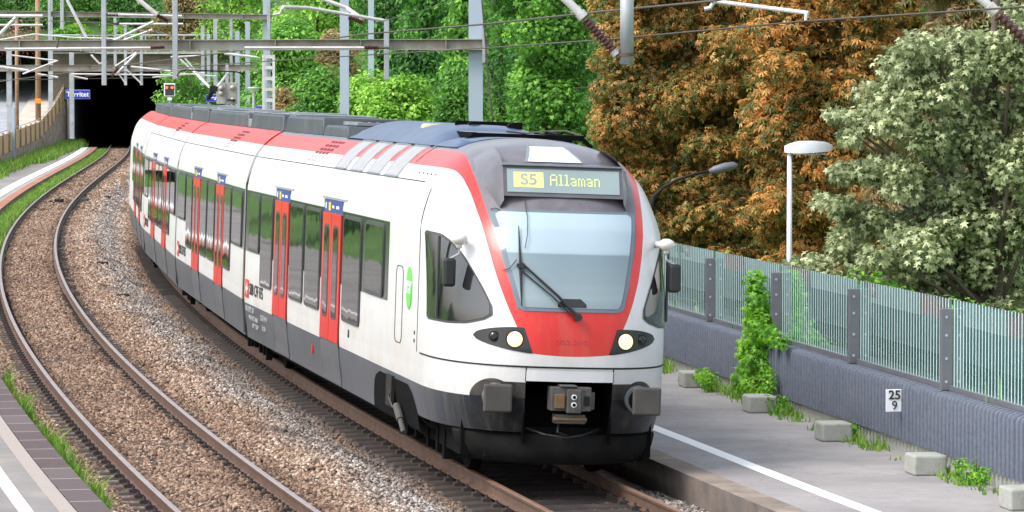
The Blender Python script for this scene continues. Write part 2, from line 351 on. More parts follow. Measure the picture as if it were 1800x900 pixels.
def glassy(name, col, ior=1.6, rough=0.03, zones=None):
    m, nt, b = newmat(name); b.inputs['Roughness'].default_value = rough; b.inputs['IOR'].default_value = ior
    n = noise(nt, 1.5, 2, geopos(nt))
    c = ramp(nt, n, [(0.3, tuple(q * 0.9 for q in col)), (0.7, col)])
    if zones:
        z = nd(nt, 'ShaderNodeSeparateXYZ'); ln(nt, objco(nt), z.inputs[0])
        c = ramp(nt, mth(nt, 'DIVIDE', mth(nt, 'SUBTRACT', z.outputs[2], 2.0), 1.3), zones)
    ln(nt, c, b.inputs['Base Color'])
    # very gentle waviness of toughened glass
    bp = nd(nt, 'ShaderNodeBump'); bp.inputs['Strength'].default_value = 0.04; bp.inputs['Distance'].default_value = 0.05
    ln(nt, noise(nt, 1.6, 1, geopos(nt)), bp.inputs['Height']); ln(nt, bp.outputs[0], b.inputs['Normal'])
    return m
M['glass_side'] = glassy('tinted_window_glass', (0.012, 0.012, 0.013), 1.7)
M['band'] = glassy('black_window_band', (0.03, 0.03, 0.033), 1.6, 0.12)
M['glass_cab'] = glassy('cab_side_glass', (0.02, 0.02, 0.022), 1.8)
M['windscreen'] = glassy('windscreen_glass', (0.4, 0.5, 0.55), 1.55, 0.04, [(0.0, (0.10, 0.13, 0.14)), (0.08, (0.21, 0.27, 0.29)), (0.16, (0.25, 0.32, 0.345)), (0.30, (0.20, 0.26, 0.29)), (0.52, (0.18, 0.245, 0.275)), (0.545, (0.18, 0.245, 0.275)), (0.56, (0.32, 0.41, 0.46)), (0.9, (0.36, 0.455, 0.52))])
M['domegrey'] = P('dome_grey', (0.11, 0.105, 0.12), 0.32, 0, 0.2, 2.5, coat=0.2)
M['wsframe'] = glassy('windscreen_border', (0.13, 0.175, 0.21), 1.5, 0.08)
M['lampglass'] = glassy('lamp_window', (0.62, 0.72, 0.80), 1.5, 0.05)
M['display'] = glassy('display_panel', (0.29, 0.365, 0.375), 1.5, 0.12)
M['headlight'] = emis('headlight_lens', (1.0, 0.66, 0.34), 0.75)
M['toplight'] = emis('top_lamp', (1.0, 0.97, 0.92), 1.6)
M['led'] = emis('display_led', (0.60, 0.66, 0.24), 0.20)
M['sigred'] = emis('signal_lamp', (1.0, 0.10, 0.03), 1.3)
M['lens_dark'] = glassy('dark_lens', (0.02, 0.02, 0.022), 1.5, 0.18)

def striped_glass():
    m, nt, b = newmat('striped_glass')
    sx = nd(nt, 'ShaderNodeSeparateXYZ'); ln(nt, objco(nt), sx.inputs[0])
    fr = mth(nt, 'FRACT', mth(nt, 'DIVIDE', sx.outputs[0], 0.135)); st = mth(nt, 'LESS_THAN', fr, 0.22)
    tr = nd(nt, 'ShaderNodeBsdfTransparent'); tr.inputs[0].default_value = (0.42, 0.86, 0.80, 1)
    gl = nd(nt, 'ShaderNodeBsdfGlossy'); gl.inputs['Roughness'].default_value = 0.01; gl.inputs[0].default_value = (0.80, 1, 0.96, 1)
    fz = nd(nt, 'ShaderNodeFresnel'); fz.inputs[0].default_value = 2.6
    f2 = mth(nt, 'ADD', mth(nt, 'MULTIPLY', fz.outputs[0], 0.7), 0.48, clamp=True)
    mx = nd(nt, 'ShaderNodeMixShader'); ln(nt, f2, mx.inputs[0]); ln(nt, tr.outputs[0], mx.inputs[1]); ln(nt, gl.outputs[0], mx.inputs[2])
    df = nd(nt, 'ShaderNodeBsdfDiffuse'); df.inputs[0].default_value = (0.22, 0.52, 0.50, 1)
    mb_ = nd(nt, 'ShaderNodeMixShader'); mb_.inputs[0].default_value = 0.13; ln(nt, mx.outputs[0], mb_.inputs[1]); ln(nt, df.outputs[0], mb_.inputs[2]); mx = mb_
    b.inputs['Base Color'].default_value = (0.74, 0.90, 0.90, 1); b.inputs['Roughness'].default_value = 0.3
    m2 = nd(nt, 'ShaderNodeMixShader'); ln(nt, mth(nt, 'MULTIPLY', st, 0.85), m2.inputs[0]); ln(nt, mx.outputs[0], m2.inputs[1]); ln(nt, b.outputs[0], m2.inputs[2])
    ln(nt, m2.outputs[0], nt.nodes['Material Output'].inputs[0])
    return m
M['sglass'] = striped_glass()

# ------------------------------------------------------------------ track geometry
CO = [0.09747482, -1.73907273, 5.16347544, -13.1355552, -12.48624712]
CD = np.polyder(CO)
def track(Y, off=0.0):
    """point at lateral offset (right +) from the centre of the left-hand track, heading slope"""
    Yc = min(max(Y, 25.0), 285.0)
    t = (Yc - 100) / 100; x = float(np.polyval(CO, t)); m = float(np.polyval(CD, t)) / 100
    x += (Y - Yc) * m
    n = math.hypot(1, m)
    return x + off / n, Y - off * m / n, m
def off2(Y): return float(np.interp(Y, [35, 44, 64, 78, 93, 115, 135, 200, 300], [3.90, 3.96, 4.0, 4.08, 4.18, 4.35, 4.6, 5.0, 4.4]))
def strip_pts(off, z, Ys):
    return [Vector((track(Y, off(Y) if callable(off) else off)[0], track(Y, off(Y) if callable(off) else off)[1], z)) for Y in Ys]
def strip(mb, offs, Ys, m=0):
    """offs: list of (offset, z) across; sweep along Ys; uv = (Y, offset)"""
    rows = []; uv = []
    for Y in Ys:
        row = []
        for o, z in offs:
            oo = o(Y) if callable(o) else o
            x, y, _ = track(Y, oo); row.append(Vector((x, y, z))); uv.append((Y * 1.02, oo))
        rows.append(row)
    mb.grid(rows, m, uv=uv)

YS = [28 + i * 1.5 for i in range(35)] + [80 + i * 3 for i in range(78)]

# ------------------------------------------------------------------ ground
g = MB(); n = 24
rows = [[Vector((-1500 + 3000 * i / n, -200 + 2200 * j / n, -0.5)) for i in range(n + 1)] for j in range(n + 1)]
g.grid(rows); prop(g.build('ground', M['ground']), kind='structure')

b = MB()
strip(b, [(-2.0, -0.30), (-1.3, -0.20), (0, -0.185), (1.3, -0.20), (2.0, -0.17), (2.35, -0.20), (lambda Y: off2(Y) - 1.35, -0.27), (lambda Y: off2(Y), -0.26), (lambda Y: off2(Y) + 1.2, -0.25), (lambda Y: off2(Y) + 2.5, -0.34)], YS)
prop(b.build('ballast_bed', M['ballast'], smooth=True), kind='structure')

# stones
def scatter(name, pts, scl, tint, grey, mat, label):
    me = bpy.data.meshes.new(name); n = len(pts); me.vertices.add(n); me.vertices.foreach_set('co', pts.astype(np.float32).ravel())
    a = me.attributes.new('scl', 'FLOAT_VECTOR', 'POINT'); a.data.foreach_set('vector', scl.astype(np.float32).ravel())
    a = me.attributes.new('rot', 'FLOAT_VECTOR', 'POINT'); a.data.foreach_set('vector', (rng.random((n, 3)) * 6.28).astype(np.float32).ravel())
    for nm, arr in (('tint', tint), ('grey', grey)):
        a = me.attributes.new(nm, 'FLOAT', 'POINT'); a.data.foreach_set('value', arr.astype(np.float32))
    me.materials.append(mat); o = bpy.data.objects.new(name, me); COL.objects.link(o)
    ng = bpy.data.node_groups.new(name, 'GeometryNodeTree')
    ng.interface.new_socket('Geometry', in_out='INPUT', socket_type='NodeSocketGeometry'); ng.interface.new_socket('Geometry', in_out='OUTPUT', socket_type='NodeSocketGeometry')
    gi = ng.nodes.new('NodeGroupInput'); go = ng.nodes.new('NodeGroupOutput'); ip = ng.nodes.new('GeometryNodeInstanceOnPoints')
    ico = ng.nodes.new('GeometryNodeMeshIcoSphere'); ico.inputs['Subdivisions'].default_value = 1; ico.inputs['Radius'].default_value = 1
    sm = ng.nodes.new('GeometryNodeSetMaterial'); sm.inputs['Material'].default_value = mat
    def attr(nm):
        q = ng.nodes.new('GeometryNodeInputNamedAttribute'); q.data_type = 'FLOAT_VECTOR'; q.inputs['Name'].default_value = nm; return q.outputs['Attribute']
    L = ng.links
    L.new(gi.outputs[0], ip.inputs['Points']); L.new(ico.outputs['Mesh'], sm.inputs['Geometry']); L.new(sm.outputs[0], ip.inputs['Instance'])
    L.new(attr('rot'), ip.inputs['Rotation']); L.new(attr('scl'), ip.inputs['Scale']); L.new(ip.outputs[0], go.inputs[0])
    md = o.modifiers.new('scatter', 'NODES'); md.node_group = ng
    prop(o, label, 'gravel', kind='stuff'); return o

def vtrack(Y, off):
    Yc = np.clip(Y, 25, 285); t = (Yc - 100) / 100; x = np.polyval(CO, t); m = np.polyval(CD, t) / 100
    x = x + (Y - Yc) * m; n = np.hypot(1, m); return x + off / n, Y - off * m / n
def stones(Y0, Y1, per, o0, o1):
    nn = int((Y1 - Y0) * (o1 - o0) * per); Y = Y0 + rng.random(nn) * (Y1 - Y0); off = o0 + rng.random(nn) * (o1 - o0)
    return Y, off
parts = [stones(32, 50, 620, -1.75, 6.3), stones(50, 66, 520, -1.9, 4.2), stones(66, 95, 330, -2.0, 4.2), stones(95, 150, 170, -2.0, 3.6), stones(150, 296, 45, -2.0, 3.2)]
Y = np.concatenate([p[0] for p in parts]); off = np.concatenate([p[1] for p in parts])
o2 = np.interp(Y, [35, 44, 64, 78, 93, 115, 135], [3.90, 3.96, 4.0, 4.08, 4.18, 4.35, 4.6])
d2 = off - o2
keep = np.ones(len(Y), bool)
for d in (off, d2):
    keep &= ~(np.abs(np.abs(d) - 0.755) < 0.095)
# sleepers leave the ballast low: thin the stones over them
ph = (Y - 30.0) % 0.6; over = (ph > 0.17) & (ph < 0.43)
keep &= ~((np.abs(d2) < 1.22) & over & (rng.random(len(Y)) < 0.93))
keep &= ~((np.abs(off) < 1.25) & over & (rng.random(len(Y)) < 0.3))
keep &= ~((np.abs(np.abs(off) - 0.88) < 0.12) & over & (rng.random(len(Y)) < 0.96))
keep &= ~((d2 > -0.7) & (Y > 46))
Y, off, d2, over = Y[keep], off[keep], d2[keep], over[keep]; n = len(Y)
x, y = vtrack(Y, off)
base = np.interp(off, [-2.0, -1.3, 0, 1.3, 2.0, 2.35, 2.62, 3.0, 4.0, 5.2, 6.5], [-0.30, -0.2, -0.185, -0.2, -0.16, -0.19, -0.255, -0.262, -0.255, -0.24, -0.34])
z = base + 0.012 * np.sin(Y * 2.1 + off * 3) + 0.02 * np.sin(Y * 0.7) * np.cos(off * 1.9) + rng.random(n) * 0.03
nr_ = np.minimum(np.abs(np.abs(off) - 0.93), np.abs(np.abs(d2) - 0.93)) < 0.14; z[nr_] -= 0.035
size = 0.016 + rng.random(n) * 0.020
size[np.abs(off - 2.35) < 0.35] *= 0.85; size *= np.interp(Y, [60, 100, 150, 290], [1.0, 1.25, 1.7, 2.4])
scl = np.stack([size * (0.75 + 0.6 * rng.random(n)), size * (0.75 + 0.6 * rng.random(n)), size * (0.5 + 0.5 * rng.random(n))], 1)
grey = np.clip(1.25 - np.abs(off - 2.35 - 0.15 * np.sin(Y * 0.8)) / 0.55, 0, 1) * (0.5 + 0.5 * rng.random(n))
grey = np.maximum(grey, (d2 > 0.9) * 0.8)
tint = np.clip(rng.beta(1.5, 1.5, n), 0, 1)
oil = np.clip(1 - np.abs(d2 + 1.0) / 0.6, 0, 1) + (np.abs(d2) < 0.75) * 0.9
tint *= 1 - 0.18 * (np.abs(off) < 1.3) - 0.12 * np.clip(np.sin(Y * 0.55 + 1.3 * off) + np.sin(Y * 0.21 - off * 2.1), 0, 1); tint *= (1 - 0.92 * np.clip(oil, 0, 1) * (0.82 + 0.18 * (rng.random(n) < 0.8))); tint *= 1 - 0.3 * (np.abs(np.abs(off) - 0.75) < 0.28)
patch = (np.sin(Y * 0.9 + off * 5) * np.sin(Y * 0.23 + 2) > 0.75) & (off > 1.6)
tint[patch] *= 0.6
scatter('ballast_stones', np.stack([x, y, z], 1), scl, tint, grey, M['stones'], 'brown and grey crushed stone ballast around the rails')

# ------------------------------------------------------------------ tracks
def rail_mesh(offc, Ys, parent, topm, lift=0.0):
    prof = [(-0.07, -0.17), (-0.07, -0.16), (-0.012, -0.142), (-0.012, -0.045), (-0.035, -0.035), (-0.035, -0.006), (-0.028, 0), (0.028, 0), (0.035, -0.006), (0.035, -0.035), (0.012, -0.045), (0.012, -0.142), (0.07, -0.16), (0.07, -0.17)]
    mb = MB(); rows = []
    for Y in Ys:
        oo = offc(Y) if callable(offc) else offc
        rows.append([Vector((*track(Y, oo + px)[:2], pz + lift)) for px, pz in prof])
    nr = len(rows); nc = len(prof); vs = [p for r_ in rows for p in r_]
    for j in range(nc - 1):
        fs = [(i * nc + j, i * nc + j + 1, (i + 1) * nc + j + 1, (i + 1) * nc + j) for i in range(nr - 1)]
        mb.v = vs if not mb.v else mb.v
        for f in fs: mb.f.append(list(f)); mb.m.append(1 if 5 <= j <= 7 else 0)
    return mb.build('rail', [M['rail'], topm], parent)
def sleeper_mb(steel=True):
    mb = MB(); prof = [(-0.13, -0.26), (-0.10, -0.19), (-0.06, -0.172), (0.06, -0.172), (0.10, -0.19), (0.13, -0.26)]
    L = 1.22
    xs = [-L, -L + 0.06, -1.0, 1.0, L - 0.06, L]
    rows = []
    for i, xx in enumerate(xs):
        dz = -0.07 if i in (0, 5) else (-0.012 if i in (1, 4) else 0)
        rows.append([Vector((xx, py, pz + dz)) for py, pz in prof])
    mb.grid(rows)
    for s in (-1, 1):
        for k in (-1, 1):
            cx = s * 0.755 + k * 0.105
            mb.box(cx - 0.055, cx + 0.055, -0.065, 0.065, -0.176, -0.135)
            mb.tube([(cx, 0, -0.15), (cx, 0, -0.095)], 0.018, 6)
            mb.tube([(cx - k * 0.04, -0.03, -0.145), (cx, -0.04, -0.125), (cx + k * 0.03, -0.02, -0.13), (cx + k * 0.03, 0.03, -0.13)], 0.009, 5)
    return mb
def make_track(label, offc, topm, Y0, Y1, lifts, group='railway tracks'):
    root = empty('railway_track', (0, 0, 0), label=label, cat='railway track', group=group)
    Ys = [v for v in YS if v < 318]
    for s, lf in ((-1, lifts[0]), (1, lifts[1])):
        f = (lambda Y, s=s: (offc(Y) if callable(offc) else offc) + s * 0.755)
        rail_mesh(f, Ys, root, topm, lf)
    proto = None; pm = sleeper_mb(); k = 0; Yv = 30.3; far = MB(); fb = MB()
    while Yv < Y1:
        oo = offc(Yv) if callable(offc) else offc
        x, y, m = track(Yv, oo); rz = -math.atan(m) if False else math.atan2(-m, 1)
        if Yv > Y0:
            if k < 100:
                if proto is None: o = proto = pm.build('sleeper', M['sleeper'], root)
                else: o = proto.copy(); COL.objects.link(o)
                o.location = (x, y, 0); o.rotation_euler = (0, 0, math.atan(-m) if False else -math.atan(m) * -1 if False else -math.atan2(m, 1) * 1); o.parent = root
            else:
                T = Matrix.Translation((x, y, 0)) @ Matrix.Rotation(-math.atan(m), 4, 'Z')
                far.box(-1.2, 1.2, -0.11, 0.11, -0.26, -0.174, 0, T)
            k += 1
        Yv += 0.6
    if far.v: prop(far.build('far_sleepers', M['sleeper'], root), kind='stuff')
    return root
make_track('left railway track with bright steel rail heads curving into the tunnel', 0.0, M['railtop'], 30, 300, (0, 0))
make_track('right railway track with brown rails running under the train', off2, M['railtop2'], 30, 120, (0.045, 0))

# cross-track boxes, little ballast objects
def ball(name, x, y, sx, sy, sz, mat, label, cat, group=None):
    p = at(x, y, FPX * (CAMZ + 0.15) / (y - YH)); mb = MB()
    mb.box(-sx / 2, sx / 2, -sy / 2, sy / 2, -0.05, sz); o = mb.build(name, mat, bevel=0.03)
    o.location = p; return prop(o, label, cat, group)
ball('track_magnet', 104, 355, 0.34, 0.6, 0.13, M['dark'], 'dark box between the rails of the left track', 'track magnet')
ball('junction_box', 149, 353, 0.3, 0.5, 0.12, M['steel'], 'grey box just outside the right rail of the left track', 'junction box')
for i, (px, py, lb) in enumerate(((216, 523, 'dark box lying in the ballast, nearest of the row of small boxes'), (189, 348, 'flat brown box in the ballast, farthest of the row'), (180, 465, 'small dark box in the ballast halfway along the row'))):
    ball('cable_box', px, py, 0.28, 0.22, 0.08, M['dark'], lb, 'cable box', 'small boxes in the ballast')
p = at(216, 328, FPX * (CAMZ + 0.15) / 178); mb = MB(); mb.box(-0.09, 0.09, -0.06, 0.06, 0, 0.55, 0); mb.box(-0.1, 0.1, -0.07, 0.07, 0.5502, 0.58, 1)
o = mb.build('marker_post', [M['rustpole'], M['orange']], bevel=0.01); o.location = p; prop(o, 'short brown marker post in the ballast beside the last cars', 'post')

# ------------------------------------------------------------------ right platform
PZ = 0.12
def wx(Y): return 5.73 - 0.158 * (Y - 43.16)
WDIR = Vector((-0.158, 1, 0)).normalized(); WN = Vector((-WDIR.y, WDIR.x, 0)) # towards the track (left)
def edgeo(Y): return float(np.interp(Y, [30, 41, 48, 60, 80, 300], [5.36, 5.42, 5.52, 5.62, 5.75, 6.2]))
pl = MB(); rows = []
Yp = [28 + i * 2 for i in range(70)]
for Y in Yp:
    x, y, _ = track(Y, edgeo(Y) + 0.34); rows.append([Vector((x, y, PZ)), Vector((wx(y) + 0.1, y, PZ))])
pl.grid(rows); prop(pl.build('platform', M['asph']), kind='structure')
e = MB(); strip(e, [(edgeo, -0.5), (edgeo, PZ + 0.02 - 0.02), ], Yp, 1)
strip(e, [(edgeo, PZ), (lambda Y: edgeo(Y) + 0.34, PZ)], Yp, 0)
prop(e.build('platform_edge', [M['edgeslab'], M['edgeface']]), kind='structure')
wl = MB(); strip(wl, [(lambda Y: edgeo(Y) + 0.90, PZ + 0.004), (lambda Y: edgeo(Y) + 1.10, PZ + 0.004)], Yp)
prop(wl.build('platform_line', M['line']), kind='structure')

# ------------------------------------------------------------------ left platform
Yl = [28 + i * 2 for i in range(40)] + [108 + i * 4 for i in range(46)]
def lf(Y, a): return a
pl = MB(); strip(pl, [(-9.5, PZ), (-1.60 - 0.36, PZ)], Yl, 0); prop(pl.build('platform', M['asphL']), kind='structure')
e = MB(); strip(e, [(-1.60, -0.5), (-1.60, PZ)], Yl, 1)
strip(e, [(-1.96, PZ + 0.01), (-1.60, PZ + 0.01)], [v for v in Yl if v < 96], 0); strip(e, [(-1.96, PZ + 0.01), (-1.60, PZ + 0.01)], [v for v in Yl if v >= 96], 2)
prop(e.build('platform_edge', [M['edgeblock'], M['edgeface'], M['edgelit']]), kind='structure')
wl = MB(); strip(wl, [(-2.15, PZ + 0.004), (-1.965, PZ + 0.004)], Yl, 1); strip(wl, [(-2.58, PZ + 0.005), (-2.42, PZ + 0.005)], [v for v in Yl if v < 100], 0)
strip(wl, [(-2.75, PZ + 0.005), (-2.25, PZ + 0.005)], [v for v in Yl if v >= 100], 0)
prop(wl.build('platform_line', [M['lineworn'], M['pinkband']]), kind='structure')
# grass bank left of platform (seen mirrored in the train windows)
bk = MB(); strip(bk, [(-16, 2.2), (-12.5, 1.4), (-9.5, 0.1)], [v for v in Yl if v < 197]); prop(bk.build('grass_bank', M['lawn'], smooth=True), kind='structure')

# ------------------------------------------------------------------ wall left, road, tunnel
def wallx(Y): return float(np.interp(Y, [120, 150, 208, 240, 270, 300], [-20.5, -22.9, -27.9, -30.2, -32.4, -34.6]))
def walltop(Y): return float(np.interp(Y, [120, 208, 232, 262, 280, 302], [0.5, 0.7, 0.9, 1.15, 2.0, 3.6]))
YW = [196 + i * 4 for i in range(27)]
mb = MB(); mb.grid([[Vector((wallx(Y), Y, -0.5)), Vector((wallx(Y), Y, walltop(Y))), Vector((wallx(Y) - 0.4, Y, walltop(Y))), Vector((wallx(Y) - 0.4, Y, -0.5))] for Y in YW])
prop(mb.build('retaining_wall', M['stone']), 'rough stone retaining wall rising beside the far left platform', 'wall')
root = empty('road_fence', (0, 0, 0), label='tan boarded fence along the road on top of the stone wall', cat='fence')
mb = MB(); mb.grid([[Vector((wallx(Y) - 0.1, Y, walltop(Y) + 0.02)), Vector((wallx(Y) - 0.1, Y, walltop(Y) + 1.12)), Vector((wallx(Y) - 0.16, Y, walltop(Y) + 1.12)), Vector((wallx(Y) - 0.16, Y, walltop(Y) + 0.02))] for Y in YW]); mb.build('panel', M['tan'], root)
pp = None
for Y in range(200, 302, 6):
    if pp is None: q = MB(); q.box(-0.06, 0.02, -0.08, 0.08, 0, 1.25); o = pp = q.build('post', M['rustpole'], root)
    else: o = pp.copy(); COL.objects.link(o)
    o.parent = root; o.location = (wallx(Y) - 0.02, Y, walltop(Y))
mb = MB(); mb.tube([Vector((wallx(Y) - 0.13, Y, walltop(Y) + 1.3)) for Y in YW], 0.025, 6); mb.build('handrail', M['galv'], root)
def roadz(Y): return float(np.interp(Y, [120, 208, 262, 280, 302, 350, 420], [0.4, 0.6, 1.05, 1.9, 3.5, 7.6, 13]))
YR = [198 + i * 6 for i in range(37)]
mb = MB(); mb.grid([[Vector((wallx(min(Y, 300)) - 14 + (min(0, 300 - Y)) * 0.09, Y, roadz(Y) + 0.3)), Vector((wallx(min(Y, 300)) - 2.9 + (min(0, 300 - Y)) * 0.07, Y, roadz(Y)))] for Y in YR]); prop(mb.build('road', M['road']), kind='structure')
mb = MB(); mb.grid([[Vector((wallx(min(Y, 300)) - 2.9 + (min(0, 300 - Y)) * 0.07, Y, roadz(Y))), Vector((wallx(min(Y, 300)) - 2.9 + (min(0, 300 - Y)) * 0.07, Y, roadz(Y) + 0.12)), Vector((wallx(min(Y, 300)) - 0.4 + (min(0, 300 - Y)) * 0.07, Y, roadz(Y) + 0.12))] for Y in YR]); prop(mb.build('pavement', M['pave']), kind='structure')
mb = MB()
for Y in range(200, 400, 9):
    a = [Vector((wallx(min(v, 300)) - 5.6 + min(0, 300 - v) * 0.07, v, roadz(v) + 0.085)) for v in (Y, Y + 3.5)]
    mb.grid([[a[0], a[0] + Vector((0.22, 0, 0))], [a[1], a[1] + Vector((0.22, 0, 0))]])
prop(mb.build('road_markings', M['lineworn']), kind='structure')

mb = MB(); mb.grid([[Vector((wallx(min(Y, 300)) - 70, Y, roadz(Y) + 14)), Vector((wallx(min(Y, 300)) - 32, Y, roadz(Y) + 6)), Vector((wallx(min(Y, 300)) - 18, Y, roadz(Y) + 1.2)), Vector((wallx(min(Y, 300)) - 13.9 + (min(0, 300 - Y)) * 0.09, Y, roadz(Y) + 0.25)), Vector((wallx(min(Y, 300)) - 13.9 + (min(0, 300 - Y)) * 0.09, Y, roadz(Y) - 3))] for Y in YR])
prop(mb.build('hillside', M['ground'], smooth=True), kind='structure')
# tunnel portal
TY = 300.0
def px(x): return (x - 900) / FPX * TY
def pz(y): return CAMZ - (y - YH) / FPX * TY
root = empty('tunnel_portal', (px(205), TY, -0.4), label='square dark railway tunnel mouth under a weathered concrete lintel', cat='tunnel')
def sub(mb, name, mat, parent, **k):
    o = mb.build(name, mat, None, **k); o.parent = parent; o.matrix_parent_inverse = Matrix.Translation(-parent.location); return o
x0, x1, zt = px(128), px(288), pz(126)
mb = MB(); mb.box(px(92), x0, TY, TY + 1.5, -0.5, pz(95)); mb.box(x1, x1 + 6, TY, TY + 1.5, -0.5, pz(95)); mb.box(x0, x1, TY, TY + 1.5, zt, pz(95)); sub(mb, 'facade', M['portal'], root)
mb = MB(); mb.box(px(88), x1 + 6.3, TY - 0.25, TY + 1.7, pz(95) + 0.003, pz(91)); sub(mb, 'coping', M['concrete'], root)
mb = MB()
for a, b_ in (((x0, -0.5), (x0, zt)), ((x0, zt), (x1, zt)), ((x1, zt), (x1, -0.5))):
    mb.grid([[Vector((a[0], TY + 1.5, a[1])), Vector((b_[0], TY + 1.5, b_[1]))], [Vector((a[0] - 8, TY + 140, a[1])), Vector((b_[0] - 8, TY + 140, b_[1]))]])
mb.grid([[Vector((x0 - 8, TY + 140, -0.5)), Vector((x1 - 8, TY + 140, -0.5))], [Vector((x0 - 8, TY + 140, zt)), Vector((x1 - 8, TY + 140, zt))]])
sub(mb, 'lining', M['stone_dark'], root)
mb = MB()
for zz in (pz(72), pz(62)): mb.tube([(px(95), TY + 0.4, zz), (x1 + 6, TY + 0.4, zz)], 0.07, 6)
for k in range(14): xx = px(97) + k * 1.0; mb.tube([(xx, TY + 0.4, pz(91)), (xx, TY + 0.4, pz(62))], 0.05, 6)
sub(mb, 'railing', M['galv'], root)
# hill
mb = MB(); rows = []
for j, (Y, zc) in enumerate(((301, 7.0), (306, 8.0), (330, 10), (380, 22), (450, 45), (600, 80), (900, 120))):
    rows.append([Vector((-160 + 320 * i / 30, Y + (3 * math.sin(i)), (zc + 1.5 * math.sin(i * 1.3 + j)) if (-160 + 320 * i / 30) < -18 or j > 1 else -0.5 + j * 3)) for i in range(31)])
mb.grid(rows); prop(mb.build('hill', M['hill'], smooth=True), kind='structure')

vg = MB(); vg.grid([[Vector((wx(Y) + 0.18, Y, -0.5)), Vector((wx(Y) + 0.18, Y, 0.95)), Vector((wx(Y) + 1.1, Y, 1.2)), Vector((wx(Y) + 2.4, Y, 1.15)), Vector((wx(Y) + 4.0, Y, -0.45))] for Y in range(30, 120, 3)])
prop(vg.build('grass_verge', M['lawn'], smooth=True), kind='structure')
# ------------------------------------------------------------------ noise barrier
def wallpt(Y, d=0.0, z=0.0): return Vector((wx(Y), Y, z)) + WN * d
def wdist(px_): return 12.55 / ((px_ - 900) / FPX + 0.158)
WZ = 1.04
PY = [60.1 + 4.53 * k for k in range(-6, 13)]
root = empty('noise_barrier', tuple(wallpt(50)), (0, 0, math.atan2(WDIR.y, WDIR.x)), label='ribbed blue-grey concrete noise barrier wall along the right platform', cat='wall')
# local x along wall (away), local y towards track, base z 0 at ground
Lc = lambda Y: (Y - 50) / WDIR.y
for i in range(len(PY) - 1):
    a = Lc(PY[i]) + 1.2; b_ = Lc(PY[i + 1]) + 1.2
    mb = MB(); m_ = int(round((b_ - a) / 0.17)); st = (b_ - a - 0.03) / m_; prof = []
    for k in range(m_):
        for fr_, dd in ((0.0, -0.09), (0.45, -0.09), (0.46, 0.0), (0.50, 0.03), (0.60, 0.05), (0.82, 0.05), (0.93, 0.03), (0.99, 0.0)):
            prof.append((a + 0.015 + st * (k + fr_), dd))
    prof.append((a + 0.015 + st * m_, 0))
    rows = []
    for zz, ins in ((0.30, 0.0), (0.96, 0.0), (1.01, 0.025), (1.035, 0.07)):
        rows.append([Vector((x_, 0.06 + y_ - ins if ins < 0.05 else 0.06 + y_ * 0.5 - ins, zz)) for x_, y_ in prof])
    rows.append([Vector((x_, -0.12, 1.04)) for x_, y_ in prof]); rows.append([Vector((x_, -0.14, 0.3)) for x_, y_ in prof])
    mb.grid(rows, close=False); mb.box(a + 0.015, b_ - 0.015, -0.13, 0.04, 0.298, 0.302)
    mb.build('wall_panel', M['rib'], root, auto=50)
mb = MB(); mb.box(Lc(30), Lc(118), -0.1, 0.0, -0.2, 0.36); mb.build('plinth', M['plinth'], root)
mb = MB(); mb.box(Lc(30), Lc(118), -0.16, -0.06, 1.042, 1.1); mb.build('glass_rail', M['postgrey'], root)
pr = None; gp = None
for i, Y in enumerate(PY):
    if pr is None:
        q = MB(); q.box(-0.05, 0.05, -0.13, 0.01, 1.045, 2.03)
        o = pr = q.build('post', M['postgrey'], root, bevel=0.008)
        q = MB()
        for zz in (1.15, 1.43, 1.71, 1.93): q.disc((-0.052, -0.05, zz), (1, 0, 0), 0.018, 0.012, 8)
        bo = q.build('bolts', M['bolt'], o)
        o.location = (Lc(Y), 0.03, 0)
    else:
        o = pr.copy(); COL.objects.link(o); o.parent = root; o.location = (Lc(Y), 0.03, 0)
        c = bo.copy(); COL.objects.link(c); c.parent = o
    if i < len(PY) - 1:
        L_ = Lc(PY[i + 1]) - Lc(Y) - 0.1
        if gp is None: q = MB(); q.box(0.05, L_ + 0.05, -0.012, 0.0, 1.1, 2.14); g_ = gp = q.build('glass_panel', M['sglass'], root)
        else: g_ = gp.copy(); COL.objects.link(g_); g_.parent = root
        g_.location = (Lc(Y), -0.10, 0)
# concrete blocks at the foot
bt = ['farthest concrete block at the foot of the barrier, left of the climbing vine', 'concrete block right under the climbing vine', 'concrete block midway between the vine and the number plate', 'concrete block below and right of the number plate', 'nearest concrete block at the right edge']
bp_ = None
for (pxx, pyy), lb in zip(((1220, 667), (1335, 710), (1465, 759), (1627, 817), (1797, 877)), bt):
    pos = at(pxx, pyy, FPX * (CAMZ - 0.24) / (pyy - YH)); pos.z = PZ
    if bp_ is None:
        q = MB(); q.box(-0.24, 0.24, -0.2, 0.2, 0, 0.24); o = bp_ = q.build('concrete_block', M['plinth'], bevel=0.025)
    else: o = bp_.copy(); COL.objects.link(o)
    o.location = pos; o.rotation_euler = (0, 0, math.atan2(WDIR.y, WDIR.x)); prop(o, lb, 'concrete block', 'concrete blocks along the noise barrier')

